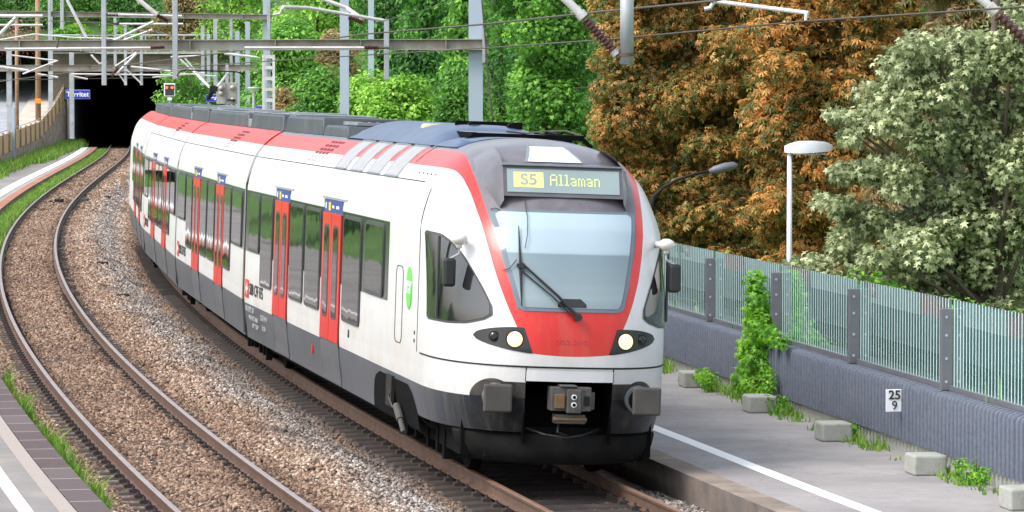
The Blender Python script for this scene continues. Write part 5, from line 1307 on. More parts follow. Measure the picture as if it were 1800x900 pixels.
mast(66, -20, 212, 10, 262, 'rustpole', 'brown wooden pole with a small orange box by the road', 'utility_pole', 'wooden poles by the road', True, obox)
mast(29, 25, 262, 7, 235, 'rustpole', 'tall plain brown pole left of the one with the orange box', 'utility_pole', 'wooden poles by the road', True)
mast(23, 188, 292, 5, 226, 'galv_blue', 'short pale post on the left platform end', 'post', 'masts beside the railway')
# lattice mast
a = at(472, 96, 150); root = empty('lattice_mast', (a.x, 150, -0.4), label='white lattice mast with open rungs behind the second car', cat='mast')
mb = MB(); H_ = a.z + 0.4; W_ = wpx(18, 150) / 2
for s_ in (-1, 1): mb.box(s_ * W_ - 0.05, s_ * W_ + 0.05, -0.04, 0.04, 0, H_)
for k in range(12): mb.box(-W_ + 0.052, W_ - 0.052, -0.03, 0.03, H_ - 0.15 - k * 0.42, H_ - 0.02 - k * 0.42)
mb.build('frame', M['white_tube'], root); mb = MB(); mb.box(-0.06, 0.06, 0.1, 0.2, 0, H_ + 2.0); mb.build('core', M['galv'], root)

# near cantilevers
def near_arm(label, px_, yb, w_, Y, xa, ya, xb, yb2, xi, yi):
    t_ = at(px_, -60, Y); bz = at(px_, yb, Y).z; W_ = wpx(w_, Y)
    root = empty('cantilever', (t_.x, Y, bz), label=label, cat='cantilever', group='near cantilevers with brown insulators')
    L = lambda x_, y_, d=0: at(x_, y_, Y + d) - Vector(root.location)
    mb = MB(); mb.tube([(0, 0, 0), (0, 0, t_.z - bz)], W_ / 2, 16); mb.build('drop_tube', M['galv'], root, smooth=True)
    mb = MB(); mb.tube([L(xa, ya), L(xi, yi)], 0.065, 12, 0); mb.tube([L(xi, yi), L(xi + (xb - xi) * 0.12, yi + (yb2 - yi) * 0.12)], 0.085, 12, 0); mb.tube([L(xb - 6, yb2 - 8), L(xb, yb2)], 0.07, 12, 0); mb.build('strut', M['white_tube'], root)
    mb = MB(); q0 = (xi + (xb - xi) * 0.14, yi + (yb2 - yi) * 0.14); insulator(mb, L(*q0), L(xb - 5, yb2 - 7), 0.105, 0, 10); mb.build('insulator', M['porcelain'], root, smooth=True)
    mb = MB(); mb.bar(L(xb - 2, yb2), Vector((0, 0, L(xb, yb2).z)), 0.10, 0.10, 0); mb.disc(Vector((0, 0, L(xb, yb2).z)), (0, 0, 1), W_ / 2 + 0.02, 0.05, 16, 0); mb.build('bracket', M['rail'], root)
    return root
near_arm('grey tube with a diagonal strut and brown insulator above the train front', 1102, 113, 24, 60, 985, -10, 1084, 96, 1018, 22)
near_arm('diagonal strut with brown insulator cut off by the right edge', 1862, 113, 24, 56, 1700, -25, 1842, 110, 1738, 10)
root = empty('registration_arm', tuple(at(1252, 12, 62)), label='pale registration arm above the brown chestnut tree', cat='arm')
mb = MB(); q0 = Vector(root.location)
mb.tube([at(1238, 16, 62) - q0, at(1248, 14, 62) - q0, at(1254, 5, 62) - q0, at(1262, 3, 62) - q0, at(1421, 23, 61) - q0], 0.035, 8); mb.tube([at(1418, 20, 61) - q0, at(1416, 36, 61) - q0], 0.025, 6)
mb.build('tube', M['white_tube'], root)
# wires
def wire(pts, r_, label, grp='overhead wires'):
    P_ = [at(*p) for p in pts]; out = []
    for i in range(len(P_) - 1):
        for k in range(8): out.append(P_[i].lerp(P_[i + 1], k / 8))
    out.append(P_[-1]); mb = MB(); mb.tube(out, r_, 6); o = mb.build('overhead_wire', M['wire'], smooth=True); prop(o, label, 'wire', grp)
wire([(0, 143, 190), (240, 112, 140), (430, 88, 120), (640, 60, 100), (858, 42, 86), (1060, 20, 72), (1250, 2, 62), (1400, -22, 55)], 0.022, 'upper wire running from the gantries to above the train front')
wire([(150, 134, 190), (430, 110, 120), (640, 97, 100), (858, 84, 86), (1060, 70, 72), (1416, 37, 61), (1800, 12, 52), (1900, 4, 50)], 0.016, 'lower wire that passes the registration arm and reaches the right edge')
wire([(1060, 12, 70), (1421, 20, 61), (1800, 14.5, 52)], 0.008, 'thin wire just above the lower wire at upper right') if False else None
wire([(-20, 141, 230), (110, 139, 250), (300, 136, 270)], 0.03, 'thin dark wire in front of the tunnel mouth')
wire([(660, 40, 96), (740, 20, 90), (830, -12, 84)], 0.01, 'short thin wire rising to the right from the drop post')
wire([(0, 34, 168), (180, 40, 150), (305, 62, 110)], 0.014, 'thin slack wire across the left gantry')
wire([(846, -10, 96), (852, 60, 96), (858, 140, 96), (866, 215, 96)], 0.018, 'slanting pale stay beside the wide grey mast')
wire([(1008, 155, 70), (1040, 153, 70), (1052, 140, 70), (1055, 128, 70)], 0.008, 'loop of loose wire hanging in the ivy')
# tie: hangers
# signals
a = at(298, 158, 215); root = empty('railway_signal', (a.x, 215, -0.3), label='small black signal showing two orange-red lamps near the tunnel', cat='signal')
mb = MB(); H_ = a.z + 0.3; mb.tube([(0, 0.1, 0), (0, 0.1, H_ - 0.3)], 0.06, 8); mb.build('post', M['galv'], root)
mb = MB(); mb.box(-0.31, 0.31, 0, 0.08, H_ - 0.36, H_ + 0.36, 0); mb.box(-0.26, 0.26, -0.03, 0.05, H_ - 0.31, H_ + 0.31, 1); mb.build('head', [M['signwhite'], M['ink']], root, bevel=0.05)
for s_ in (-1, 1): mb = MB(); mb.disc((s_ * 0.15, -0.05, H_ + 0.13), (0, 1, 0), 0.075, 0.05, 14); mb.build('lamp', M['sigred'], root)
mb = MB(); mb.box(-0.12, 0.12, 0, 0.05, H_ - 0.58, H_ - 0.42); mb.build('plate', M['signwhite'], root)
a = at(399, 164, 130); root = empty('signal_back', (a.x, 130, -0.3), label='twin grey signal backs with round lamp housings on one post', cat='signal')
H_ = a.z + 0.3; mb = MB(); mb.box(-0.05, 0.05, 0.0, 0.1, 0, H_ + 1.0); mb.build('post', M['galv'], root)
for s_ in (-1, 1):
    mb = MB(); mb.box(s_ * 0.19 - 0.16, s_ * 0.19 + 0.16, -0.06, -0.02, H_ - 0.36, H_ + 0.36); o = mb.build('backboard', M['beam'], root, bevel=0.06)
    for z_ in ((0.18, 0.0) if s_ < 0 else (0.2, -0.22)):
        q = MB(); q.tube([(s_ * 0.19, -0.06, H_ + z_), (s_ * 0.19, -0.22, H_ + z_), (s_ * 0.19, -0.3, H_ + z_ - 0.02)], [0.09, 0.07, 0.02], 12); q.build('lamp_housing', M['concrete'], o, smooth=True)
mb = MB(); mb.box(-0.28, 0.28, -0.15, 0.15, H_ - 0.50, H_ - 0.40); mb.box(-0.15, 0.2, -0.12, 0.12, H_ - 0.85, H_ - 0.51); mb.build('box', M['galv'], root)
a = at(446, 157, 165); root = empty('platform_lamp', (a.x, 165, -0.3), label='small conical platform lamp on a thin post behind the second car', cat='lamp')
H_ = a.z + 0.3; mb = MB(); mb.tube([(0, 0, 0), (0, 0, H_ - 0.1)], 0.06, 8); mb.build('post', M['galv'], root); mb = MB(); mb.tube([(0, 0, H_ - 0.14), (0, 0, H_ + 0.06), (0, 0, H_ + 0.09)], [0.08, 0.26, 0.24], 16); mb.build('lamp_shade', M['offwhite'], root)

# street lamps
a = at(1388, 268, 60); root = empty('street_lamp', (a.x, 60, -0.4), label='pale street lamp with a flat white head behind the glass barrier', cat='street lamp', group='lamps behind the barrier')
mb = MB(); mb.tube([(0, 0, 0), (0, 0, a.z + 0.4)], [0.05, 0.037], 14); mb.build('pole', M['lampwhite'], root, smooth=True)
mb = MB(); H_ = a.z + 0.4; rows = []
for t_, hw, zt_, zb_ in ((-0.08, 0.05, 0.10, 0.0), (0.0, 0.10, 0.135, -0.01), (0.15, 0.15, 0.175, -0.015), (0.35, 0.16, 0.18, -0.005), (0.55, 0.13, 0.165, 0.01), (0.66, 0.05, 0.12, 0.05)):
    rows.append([Vector((t_, hw * math.cos(v), H_ - 0.0 + (zt_ if math.sin(v) > 0 else zb_) * 1.0 - 0.0 + (0 if math.sin(v) > 0.3 or math.sin(v) < -0.3 else (0.04 - (zt_ if math.sin(v) > 0 else zb_) * 0.5)))) for v in np.linspace(0, 2 * math.pi, 17)[:-1]])
mb.grid(rows, close=True); mb.add(rows[0], [tuple(range(16))]); mb.add(rows[-1], [tuple(range(16))]); mb.build('lamp_head', M['lampwhite'], root, auto=50)
mb = MB(); mb.box(0.05, 0.55, -0.1, 0.1, H_ - 0.03, H_ - 0.016); mb.build('lens', M['lampglass'], root, bevel=0.008)
a = at(1140, 372, 70); root = empty('street_lamp', (a.x, 70, -0.4), label='dark street lamp with a curved arm reaching out from behind the train', cat='street lamp', group='lamps behind the barrier')
q0 = Vector(root.location); mb = MB(); mb.tube([Vector((0, 0, 0)), Vector((0, 0, a.z + 0.35))] + [at(x_, y_, 70) - q0 for x_, y_ in ((1150, 345), (1165, 330), (1190, 316), (1220, 306), (1250, 300))], [0.06, 0.05, 0.035, 0.03, 0.028, 0.027, 0.026], 10); mb.build('pole', M['dark'], root, smooth=True)
mb = MB(); mb.tube([at(x_, y_, 70) - q0 for x_, y_ in ((1246, 301), (1256, 299), (1275, 294), (1290, 291), (1297, 290))], [0.03, 0.075, 0.085, 0.07, 0.02], 12); mb.build('lamp_head', M['postgrey'], root, smooth=True)

# ------------------------------------------------------------------ foliage
def T_simple(): 
    return np.array([(0, 0, 0), (0.5, 0.28, 0.08), (1, 0, -0.08), (0.5, -0.28, 0.08)], float), [(0, 1, 2), (0, 2, 3)]
def T_chest():
    v = []; f = []
    for k, a in enumerate((-115, -70, -25, 20, 65, 110)):
        a = R(a); L = 1.0 - 0.25 * abs(k - 2.5) / 2.5; c, s = math.cos(a), math.sin(a); b = len(v)
        for (u, w_, z_) in ((0.05, 0, 0), (0.62 * L, 0.15, -0.05), (L, 0, -0.38), (0.62 * L, -0.15, -0.05)): v.append((u * c - w_ * s, u * s + w_ * c, z_))
        f += [(b, b + 1, b + 2), (b, b + 2, b + 3)]
    return np.array(v, float), f
def T_maple():
    v = [(0.42, 0, 0.05)]; ang = [(-150, 0.35), (-112, 0.75), (-85, 0.42), (-55, 0.95), (-28, 0.52), (0, 1.12), (28, 0.52), (55, 0.95), (85, 0.42), (112, 0.75), (150, 0.35)]
    for a, r_ in ang: v.append((0.42 + r_ * 0.55 * math.cos(R(a)), r_ * 0.55 * math.sin(R(a)), -0.14 * r_ ** 2))
    return np.array(v, float), [(0, i, i + 1) for i in range(1, 11)]
def leaves(name, tmpl, centers, radii, n, size, mat, parent=None, up=0.5, out=0.6, rnd=0.7, droop=0.4, shell=0.55, tintspread=0.5):
    tv, tf = tmpl(); k = len(tv); centers = np.array(centers, float); radii = np.array(radii, float)
    wgt = (radii ** 2).sum(1); ci = rng.choice(len(centers), n, p=wgt / wgt.sum())
    d = rng.normal(size=(n, 3)); d /= np.linalg.norm(d, axis=1)[:, None]
    rr = shell + (1.06 - shell) * rng.random(n) ** 0.6
    pos = centers[ci] + d * radii[ci] * rr[:, None]
    nrm = d * out + np.array([0, 0, up]) + rng.normal(size=(n, 3)) * rnd * 0.5; nrm /= np.linalg.norm(nrm, axis=1)[:, None]
    xd = rng.normal(size=(n, 3)) + d * 0.5 - np.array([0, 0, droop]); xd -= nrm * (xd * nrm).sum(1)[:, None]; xd /= np.linalg.norm(xd, axis=1)[:, None]
    yd = np.cross(nrm, xd); sz = size * (0.6 + 0.8 * rng.random(n))
    V = pos[:, None, :] + sz[:, None, None] * (tv[None, :, 0:1] * xd[:, None, :] + tv[None, :, 1:2] * yd[:, None, :] + tv[None, :, 2:3] * nrm[:, None, :])
    V = V.reshape(-1, 3); F = (np.array(tf)[None] + (np.arange(n) * k)[:, None, None]).reshape(-1, 3)
    ct_ = rng.random(len(centers)); tint = np.clip(0.5 + (rng.random(n) - 0.5) * tintspread * 1.4 + (ct_[ci] - 0.5) * 0.45, 0, 1)
    me = bpy.data.meshes.new(name); me.vertices.add(len(V)); me.vertices.foreach_set('co', V.astype(np.float32).ravel())
    me.loops.add(F.size); me.loops.foreach_set('vertex_index', F.astype(np.int32).ravel()); me.polygons.add(len(F)); me.polygons.foreach_set('loop_start', (np.arange(len(F)) * 3).astype(np.int32))
    me.update(calc_edges=True)
    a = me.attributes.new('tint', 'FLOAT', 'POINT'); a.data.foreach_set('value', np.repeat(tint, k).astype(np.float32))
    me.materials.append(mat); o = bpy.data.objects.new(name, me); COL.objects.link(o)
    if parent: o.parent = parent; o.matrix_parent_inverse = Matrix.Translation(-Vector(parent.location))
    return o
def tree(name, label, cat, cx, cy, base, z0, z1, rx, ry, nl, n, size, mat, tmpl=T_simple, group=None, lump=0.32, trunk=0.18, shape='round', **k):
    root = empty(name, (cx, cy, base), label=label, cat=cat, group=group)
    cs = []; rs = []; H_ = z1 - z0
    for i in range(nl):
        t_ = (i + 0.5) / nl; a = rng.random() * 6.283; 
        z_ = z0 + H_ * t_
        if shape == 'cone': w_ = 1.0 - 0.85 * t_
        elif shape == 'column': w_ = 0.75 + 0.25 * math.sin(t_ * 9)
        else: w_ = math.sqrt(max(0.08, 1 - (2 * t_ - 1) ** 2 * 0.85))
        r_ = math.sqrt(rng.random()) * (1 - lump * 0.6)
        s_ = lump * (0.6 + 0.7 * rng.random())
        cs.append((cx + math.cos(a) * r_ * rx * w_, cy + math.sin(a) * r_ * ry * w_, z_)); q_ = max(rx, 0.3) * s_
        rs.append((q_ * 1.1, max(ry * s_, 0.3 * q_), q_ * (0.85 if shape != 'cone' else 0.6)))
    leaves('crown', tmpl, cs, rs, n, size, mat, root, **k)
    tb = MB(); top = z0 + H_ * 0.8 - base
    tb.tube([(0, 0, 0), (0.1, 0.05, top * 0.35), (-0.05, 0, top * 0.7), (0, 0, top)], [trunk, trunk * 0.8, trunk * 0.5, trunk * 0.15], 10)
    for i in range(0, nl, max(1, nl // 9)):
        c_ = Vector(cs[i]) - Vector((cx, cy, base)); s_ = Vector((0, 0, max(0.5, c_.z * 0.6))); tb.tube([s_, s_.lerp(c_, 0.5) + Vector((0, 0, 0.15)), c_], [trunk * 0.4, trunk * 0.25, trunk * 0.1], 6)
    tb.build('trunk', M['bark'], root, smooth=True)
    return root
def X(px_, Y): return (px_ - 900) / FPX * Y
def Zp(py, Y): return CAMZ - (py - YH) / FPX * Y

GR = 'trees and shrubs beyond the barrier'
# brown chestnuts
def mass(label, px0, px1, Y, z0, z1, n_l, n, size, mat, tmpl, group, depth=0.9, name='chestnut_tree', **k):
    """one broad crown: lumps spread evenly over its face"""
    cx = X((px0 + px1) / 2, Y); root = empty(name, (cx, Y, -0.5), label=label, cat='tree', group=group)
    cs = []; rs = []; W_ = X(px1, Y) - X(px0, Y)
    for i_ in range(n_l):
        u = (i_ * 0.754877 + 0.1) % 1; v = (i_ * 0.569840 + 0.4) % 1
        cs.append((X(px0, Y) + u * W_, Y + rng.normal() * depth * 0.55, z0 + v * (z1 - z0))); q_ = 0.45 + 0.35 * rng.random(); rs.append((q_, q_ * 0.8, q_ * 0.62))
    leaves('crown', tmpl, cs, rs, n, size, mat, root, **k)
    tb = MB(); tb.tube([(0, 0, 0), (0.1, 0.3, 2), (-0.1, 0.5, 5), (0.1, 0.4, 8)], [0.3, 0.26, 0.18, 0.06], 10)
    for c_ in cs[::6]: c_ = Vector(c_) - Vector(root.location); s_ = Vector((0, 0.4, max(0.8, c_.z * 0.6))); tb.tube([s_, s_.lerp(c_, 0.5) + Vector((0, 0.2, 0.2)), c_], [0.07, 0.04, 0.012], 6)
    tb.build('trunk', M['bark'], root, smooth=True); return root
mass('broad chestnut tree with fine brown and olive leaves right behind the train front', 1072, 1360, 84, 0.4, 8.4, 190, 70000, 0.10, M['lf_brown'], T_chest, GR, droop=0.9, up=0.4, tintspread=1.1, shell=0.15)
mass('brighter orange chestnut tree between the pale lamp and the pale maple', 1350, 1540, 79, 0.4, 8.2, 110, 32000, 0.13, M['lf_orange'], T_chest, GR, droop=0.9, up=0.4, tintspread=1.1, shell=0.15)
tree('chestnut_tree', 'orange and cream chestnut behind the pale maple at upper right', 'tree', X(1740, 72), 72, -0.5, 2, 8.8, 2.6, 1.4, 44, 14000, 0.17, M['lf_rusty'], T_chest, GR, lump=0.34, shape='column', droop=0.8)
tree('chestnut_tree', 'shadowy olive chestnut behind the gap between the orange tree and the pale maple', 'tree', X(1590, 95), 95, -0.5, 0.2, 9.5, 2.4, 1.2, 80, 20000, 0.17, M['lf_brown'], T_chest, GR, lump=0.32, shape='column', droop=1.0, up=0.35, tintspread=0.8)
tree('chestnut_tree', 'dark green and olive tree right behind the trunk of the pale maple', 'tree', X(1780, 80), 80, -0.5, 0.2, 8, 2.4, 1.2, 70, 16000, 0.17, M['lf_mid'], T_chest, GR, lump=0.32, shape='column', droop=1.0)
# pale maple, several lumps so that its outline steps down to the left
root = empty('maple_tree', (X(1760, 58), 58.5, -0.5), label='pale grey-green maple tree at the right edge above the glass', cat='tree', group=GR)
cs = []; rs = []
for (x_, y_, r_) in ((1690, 70, 0.5), (1750, 80, 0.6), (1620, 100, 0.45), (1640, 130, 0.55), (1700, 120, 0.6), (1580, 130, 0.45), (1760, 180, 0.7), (1540, 195, 0.40), (1600, 210, 0.55), (1680, 230, 0.6), (1500, 215, 0.28), (1500, 290, 0.35), (1560, 300, 0.55), (1640, 320, 0.6), (1730, 300, 0.7), (1800, 260, 0.7),
                     (1480, 350, 0.30), (1540, 380, 0.5), (1620, 400, 0.55), (1700, 420, 0.6), (1780, 400, 0.7), (1480, 425, 0.38), (1430, 465, 0.30), (1550, 460, 0.5), (1640, 490, 0.5), (1730, 510, 0.55), (1790, 520, 0.6), (1800, 120, 0.5), (1860, 200, 0.8), (1870, 350, 0.8), (1500, 500, 0.4), (1580, 540, 0.4), (1440, 520, 0.3), (1840, 60, 0.5), (1690, 580, 0.5), (1600, 600, 0.5), (1500, 580, 0.4), (1660, 440, 0.5), (1760, 460, 0.5), (1700, 360, 0.5), (1790, 330, 0.5), (1750, 560, 0.5), (1600, 460, 0.4)):
    Yq = 58.5 + rng.random() * 1.6 - 0.8; c0_ = (X(x_, Yq), Yq, Zp(y_, Yq))
    for _ in range(6): cs.append((c0_[0] + rng.normal() * r_ * 0.42, c0_[1] + rng.normal() * 0.35, c0_[2] + rng.normal() * r_ * 0.4)); rs.append((r_ * 0.58, 0.34, r_ * 0.36))
leaves('crown', T_maple, cs, rs, 38000, 0.12, M['lf_pale'], root, up=0.55, out=0.45, droop=1.2, shell=0.45, rnd=1.0, tintspread=0.75)
tb = MB(); tb.tube([(0, 0, 0), (0.05, 0, 2), (-0.1, 0, 5), (0, 0, 7)], [0.16, 0.13, 0.09, 0.03], 10)
for c_ in cs[::5]: c_ = Vector(c_) - Vector(root.location); s_ = Vector((0, 0, max(0.8, c_.z * 0.55))); tb.tube([s_, s_.lerp(c_, 0.5) + Vector((0, 0, 0.1)), c_], [0.05, 0.03, 0.012], 6)
tb.build('trunk', M['bark'], root, smooth=True)
# shrubs behind the glass
for k, (px_, Y, h_, lb) in enumerate(((1180, 64, 1.1, 'low green shrub behind the far end of the glass'), (1300, 59, 1.2, 'low green shrub behind the glass left of the vine'), (1430, 54.5, 1.4, 'leafy green shrub behind the glass just right of the vine'), (1570, 50.5, 1.2, 'low green shrub behind the glass above the number plate'), (1720, 46.5, 1.2, 'yellow-green shrub behind the glass at the right edge'))):
    tree('shrub', lb, 'shrub', wx(Y) + 1.2, Y, 0.5, 0.75, h_ + 0.45, 0.9, 0.8, 16, 2600, 0.09, M['lf_bright'] if k != 2 else M['lf_vine'], T_simple, 'shrubs behind the glass', lump=0.45, trunk=0.03)

GC = 'green trees in the middle distance'
tree('ivy_tree', 'tree thickly covered in bright ivy right of the wide grey mast', 'tree', X(965, 108), 108, -0.5, 0.5, 8.2, 1.75, 1.3, 60, 22000, 0.16, M['lf_ivy'], T_maple, GC, lump=0.36, shape='column')
tree('ivy_tree', 'narrow dark ivy tree touching the brown chestnut', 'tree', X(1075, 112), 112, -0.5, 0.5, 9, 1.1, 1.0, 50, 13000, 0.15, M['lf_dark'], T_maple, GC, lump=0.5, shape='column')
tree('conifer', 'tall dark conifer behind the drop post', 'tree', X(745, 150), 150, -0.5, 1, 12, 1.6, 1.2, 50, 15000, 0.20, M['lf_dark'], T_simple, GC, lump=0.4, shape='column', droop=1.4, up=0.1)
tree('conifer', 'tall green conifer left of the wide grey mast', 'tree', X(812, 140), 140, -0.5, 1, 12, 1.3, 1.2, 50, 14000, 0.19, M['lf_mid'], T_simple, GC, lump=0.42, shape='column', droop=1.4, up=0.1)
tree('conifer', 'dark conifer between the two pale blue masts', 'tree', X(668, 165), 165, -0.5, 1, 13, 1.7, 1.3, 50, 14000, 0.22, M['lf_dark'], T_simple, GC, lump=0.4, shape='column', droop=1.4, up=0.1)
tree('bush', 'round bright green bush above the roof left of the wide mast', 'bush', X(695, 125), 125, -0.5, 0.5, 4.7, 1.7, 1.2, 44, 15000, 0.17, M['lf_bright'], T_simple, GC, lump=0.4, trunk=0.08)
tree('bush', 'yellow-green bush right of the tall pale blue mast', 'bush', X(640, 140), 140, -0.5, 0.5, 4.9, 1.1, 1.0, 30, 8000, 0.16, M['lf_bright'], T_simple, GC, lump=0.45, trunk=0.08)
tree('bush', 'mid green bush at the foot of the wide grey mast', 'bush', X(800, 122), 122, -0.5, 0.5, 4.6, 1.2, 1.0, 34, 10000, 0.16, M['lf_ivy'], T_simple, GC, lump=0.45, trunk=0.08)
tree('bush', 'leafy green bush left of the tall pale blue mast', 'bush', X(560, 150), 150, -0.5, 0.5, 5.0, 1.3, 1.0, 34, 10000, 0.17, M['lf_mid'], T_simple, GC, lump=0.45, trunk=0.08)
tree('bush', 'small rusty bush at the left end of the green bank', 'bush', X(512, 175), 175, -0.5, 0.5, 4.4, 1.3, 1.0, 24, 6000, 0.2, M['lf_rusty'], T_simple, GC, lump=0.45, trunk=0.08)
tree('tree', 'bright green broadleaf tree behind the pale blue masts', 'tree', X(560, 215), 215, -0.5, 1, 13.5, 3.2, 2.0, 60, 20000, 0.26, M['lf_bright'], T_simple, GC, lump=0.34)
tree('tree', 'mid green tree right of the lattice mast', 'tree', X(500, 200), 200, -0.5, 0.5, 7.5, 2.4, 1.6, 44, 13000, 0.24, M['lf_mid'], T_simple, GC, lump=0.36)
tree('tree', 'reddish brown tree between the green trees left of the pale blue mast', 'tree', X(600, 190), 190, -0.5, 1, 7.0, 1.5, 1.3, 34, 8000, 0.2, M['lf_rusty'], T_simple, GC, lump=0.4)
tree('tree', 'light green tree filling the gap behind the two conifers', 'tree', X(740, 230), 230, -0.5, 1, 14, 3.6, 2.0, 60, 18000, 0.27, M['lf_ivy'], T_simple, GC, lump=0.34)
tree('tree', 'dark green tree behind the ivy covered tree', 'tree', X(1010, 170), 170, -0.5, 1, 11, 4.4, 2.0, 60, 18000, 0.24, M['lf_dark'], T_simple, GC, lump=0.34)
tree('tree', 'green tree right behind the wide grey mast', 'tree', X(880, 180), 180, -0.5, 1, 13, 3.0, 2.0, 60, 18000, 0.22, M['lf_mid'], T_simple, GC, lump=0.36)
GT = 'trees on the hill above the tunnel'
for (px_, Y, z0, z1, rx, mt, lb) in ((40, 330, 7, 19, 4.2, 'lf_mid', 'leftmost green tree on the hill above the road'), (150, 335, 7, 19, 4.2, 'lf_mid', 'green tree on the hill over the left part of the tunnel mouth'), (250, 330, 7, 19, 4, 'lf_dark', 'dark tree on the hill over the middle of the tunnel mouth'), (320, 320, 6, 12.5, 3, 'lf_rusty', 'brownish tree on the hill right of the tunnel'), (425, 300, 2, 16, 4.2, 'lf_bright', 'bright green tree behind the signal mast cluster'), (350, 350, 7, 19, 4.2, 'lf_bright', 'tall light green tree on the hill behind the brownish one'), (320, 262, -0.3, 5.8, 2.0, 'lf_mid', 'low green tree beside the tunnel mouth, behind the orange-lit signal'), (390, 270, -0.3, 6.0, 2.4, 'lf_dark', 'low dark tree behind the twin signal backs'),
                                     (465, 262, -0.3, 6.5, 2.4, 'lf_mid', 'low green tree behind the conical lamp'), (-110, 325, 7, 19, 4.6, 'lf_bright', 'green tree just outside the left edge on the hill'), (-260, 325, 6, 19, 4.8, 'lf_mid', 'second tree outside the left edge on the hill'), (-420, 320, 6, 18, 4.8, 'lf_ivy', 'farthest left tree on the hillside by the road'), (130, 308, 6.5, 9.0, 2.2, 'lf_vine', 'yellow-green bush on top of the portal, left'), (215, 308, 6.5, 9.0, 1.6, 'lf_vine', 'yellow-green bush on top of the portal, right')):
    tree('tree' if z1 > 9.1 else 'bush', lb, 'tree' if z1 > 9.1 else 'bush', X(px_, Y), Y, -0.5 if z0 < 5 else z0 - 1.0, z0, z1, rx, 2.0, 40, 12000 if z1 > 7 else 8000, 0.30 if z1 > 9.1 else 0.22, M[mt], T_simple, GT, lump=0.36)
tree('flowering_bush', 'bush with pink flowers above the road at far left', 'bush', X(35, 300), 300, 5, 7.6, 9.2, 2.3, 1.0, 14, 420, 0.16, M['flower'], T_simple, None, lump=0.4, trunk=0.05)
# bushes on the left bank, off frame but mirrored in the windows
GB = 'bushes on the left bank'
for k in range(0, 12):
    Y = 58 + k * 11; x_, y_, _ = track(Y, -11.5 - 1.5 * (k % 3))
    if (x_ / y_) * FPX + 900 < -60: tree('bush', ('nearest', 'second', 'third', 'fourth', 'fifth', 'sixth', 'seventh', 'eighth', 'ninth', 'tenth', 'eleventh', 'farthest')[k] + ' bush on the bank left of the picture, mirrored in the windows', 'bush', x_, y_, 0.6, 0.9, 2.6 + 1.2 * (k % 2), 1.6, 2.2, 16, 2600, 0.25, M[('lf_dark', 'lf_bright', 'lf_ivy')[k % 3]], T_simple, GB, lump=0.45, trunk=0.08)

# vine on the wall
Yv = wdist(1352); root = empty('vine', tuple(wallpt(Yv, 0.2, PZ)), label='bright green climbing vine on the barrier between wall panels', cat='climbing plant')
cs = []; rs = []
for (dx, z_, r_) in ((0.0, 0.35, 0.26), (0.25, 0.55, 0.24), (-0.1, 0.75, 0.28), (0.1, 1.0, 0.28), (-0.2, 1.2, 0.24), (0.1, 1.35, 0.24), (0.0, 1.6, 0.22), (0.1, 1.85, 0.17), (0.55, 0.4, 0.25), (-0.5, 1.12, 0.14), (-0.9, 1.08, 0.11), (-1.3, 1.06, 0.08), (0.5, 0.8, 0.2)):
    p = wallpt(Yv + dx * 1.3, 0.17, z_ + 0.05); cs.append(tuple(p)); rs.append((r_ * 0.75, r_ * 1.2, r_))
leaves('foliage', T_maple, cs, rs, 2600, 0.10, M['lf_vine'], root, up=0.5, out=0.7, droop=0.9, shell=0.4)
tb = MB()
for c_ in cs[:8]: tb.tube([(0, 0, 0), (Vector(c_) - Vector(root.location)) * 0.5, Vector(c_) - Vector(root.location)], 0.01, 5)
tb.build('stem', M['bark'], root)

# grass and weeds
def grass(name, pts, hts, label, cat='grass', per=1, wd=0.012, mat=None):
    n = len(pts); pts = np.array(pts, float); hts = np.array(hts, float)
    a = rng.random(n) * 6.283; lean = rng.normal(size=(n, 2)) * 0.35; dx = np.stack([np.cos(a), np.sin(a), 0 * a], 1) * (wd * (0.6 + rng.random(n)))[:, None]
    mid = pts + np.stack([lean[:, 0] * 0.3, lean[:, 1] * 0.3, 0.55 + 0 * a], 1) * hts[:, None]; tip = pts + np.stack([lean[:, 0], lean[:, 1], 0.9 + 0 * a], 1) * hts[:, None]
    V = np.stack([pts - dx, pts + dx, mid + dx * 0.7, mid - dx * 0.7, tip], 1).reshape(-1, 3)
    F4 = np.array([0, 1, 2, 3]); F3 = np.array([3, 2, 4]); me = bpy.data.meshes.new(name)
    me.vertices.add(len(V)); me.vertices.foreach_set('co', V.astype(np.float32).ravel())
    li = np.concatenate([np.concatenate([F4 + 5 * i, F3 + 5 * i]) for i in range(n)]); me.loops.add(len(li)); me.loops.foreach_set('vertex_index', li.astype(np.int32))
    ls = np.stack([np.arange(n) * 7, np.arange(n) * 7 + 4], 1).ravel(); me.polygons.add(2 * n); me.polygons.foreach_set('loop_start', ls.astype(np.int32)); me.update(calc_edges=True)
    at_ = me.attributes.new('tint', 'FLOAT', 'POINT'); at_.data.foreach_set('value', np.repeat(rng.random(n), 5).astype(np.float32))
    me.materials.append(mat or M['grass']); o = bpy.data.objects.new(name, me); COL.objects.link(o); return prop(o, label, cat, kind='stuff')
pts = []; hts = []
def tuft(x_, y_, z_, n_, h_, sp):
    for _ in range(n_): pts.append((x_ + rng.normal() * sp, y_ + rng.normal() * sp * 1.6, z_)); hts.append(h_ * (0.4 + 0.8 * rng.random()))
for Y in np.arange(40, 64, 0.35):
    if rng.random() < 0.62:
        x_, y_, _ = track(Y, -1.50 + rng.random() * 0.12); tuft(x_, y_, -0.2, int(12 + 50 * rng.random()), 0.16 + 0.28 * rng.random() ** 2, 0.05)
for Y in np.arange(96, 180, 0.4):
    if rng.random() < 0.85:
        x_, y_, _ = track(Y, -1.5 + rng.random() * 0.35); tuft(x_, y_, -0.2, 60, 0.3, 0.14)
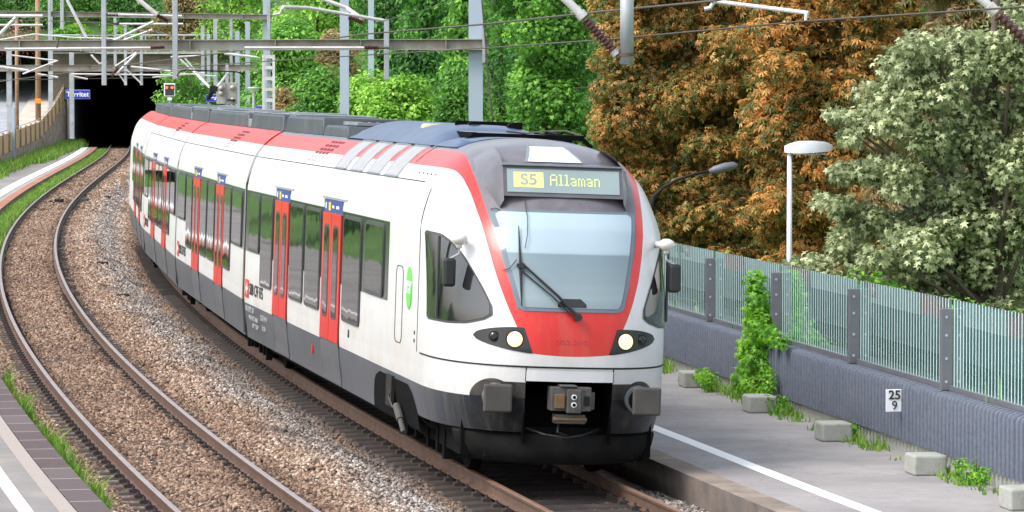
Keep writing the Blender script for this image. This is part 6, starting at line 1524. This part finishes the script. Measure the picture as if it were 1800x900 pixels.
for Y in np.arange(180, 285, 0.6):
    if rng.random() < 0.8: x_, y_, _ = track(Y, -1.5 + rng.random() * 0.4); tuft(x_, y_, -0.2, 50, 0.35, 0.18)
grass('grass', pts, hts, 'grass and weeds growing along the foot of the left platform edge', wd=0.012)
pts = []; hts = []
for Y in np.arange(185, 298, 0.35):
    for _ in range(2): tuft(wallx(Y) + 0.2 + rng.random() * (1.3 if Y > 225 else 0.7), Y, 0.1, 16, 0.3 + 0.4 * rng.random(), 0.22)
grass('grass', pts, hts, 'tall green weeds at the foot of the stone wall', wd=0.03)
pts = []; hts = []
for (pa, pb, dn, h_) in ((1155, 1215, 26, 0.22), (1240, 1335, 60, 0.2), (1340, 1420, 60, 0.22), (1420, 1450, 12, 0.12), (1485, 1590, 50, 0.13), (1690, 1760, 24, 0.14), (1610, 1690, 8, 0.1), (1760, 1800, 6, 0.1)):
    for _ in range(dn):
        Y = wdist(pa + (pb - pa) * rng.random()); p = wallpt(Y, 0.12 + 0.30 * rng.random(), PZ); tuft(p.x, p.y, PZ, 7, h_ * (0.5 + 0.8 * rng.random()), 0.05)
grass('grass', pts, hts, 'grass tufts along the foot of the ribbed barrier', wd=0.010)
pts = []; hts = []
for _ in range(1100):
    Y = 40 + rng.random() * 42; q_ = rng.random(); tuft(wx(Y) + 0.3 + q_ * 1.6, Y, 0.95 + 0.15 * q_, 24, 0.15 + 0.4 * rng.random() ** 2, 0.10)
grass('grass', pts, hts, 'tall bright grass growing behind the striped glass', wd=0.014)
# weedy leaf clumps by the wall
GW = 'weeds at the foot of the barrier'
for k, (px_, dn_w, r_, h_, lb) in enumerate(((1268, 0.32, 0.3, 0.22, 'leafy weed clump right of the farthest concrete block'), (1295, 0.42, 0.28, 0.26, 'leafy weed clump at the left foot of the vine'), (1375, 0.2, 0.30, 0.55, 'tall thin weed in front of the wall right of the vine'), (1395, 0.2, 0.28, 0.22, 'low weed patch between the second and third block'), (1520, 0.15, 0.25, 0.14, 'low weed patch left of the number plate'), (1740, 0.15, 0.25, 0.22, 'small leafy weed near the right edge of the wall'))):
    Y = wdist(px_); p = wallpt(Y, dn_w, PZ); root = empty('weed', tuple(p), label=lb, cat='weed', group=GW)
    cs = [(p.x + rng.normal() * r_ * 0.3, p.y + rng.normal() * r_, PZ + h_ * (0.2 + 0.8 * rng.random())) for _ in range(7)]
    leaves('foliage', T_simple, cs, [(r_ * 0.3, r_ * 0.5, h_ * 0.35)] * 7, 420, 0.06, M['lf_vine'], root)
    tb = MB(); tb.tube([(0, 0, 0), (0.01, 0, h_)], 0.008, 5); tb.build('stem', M['bark'], root)
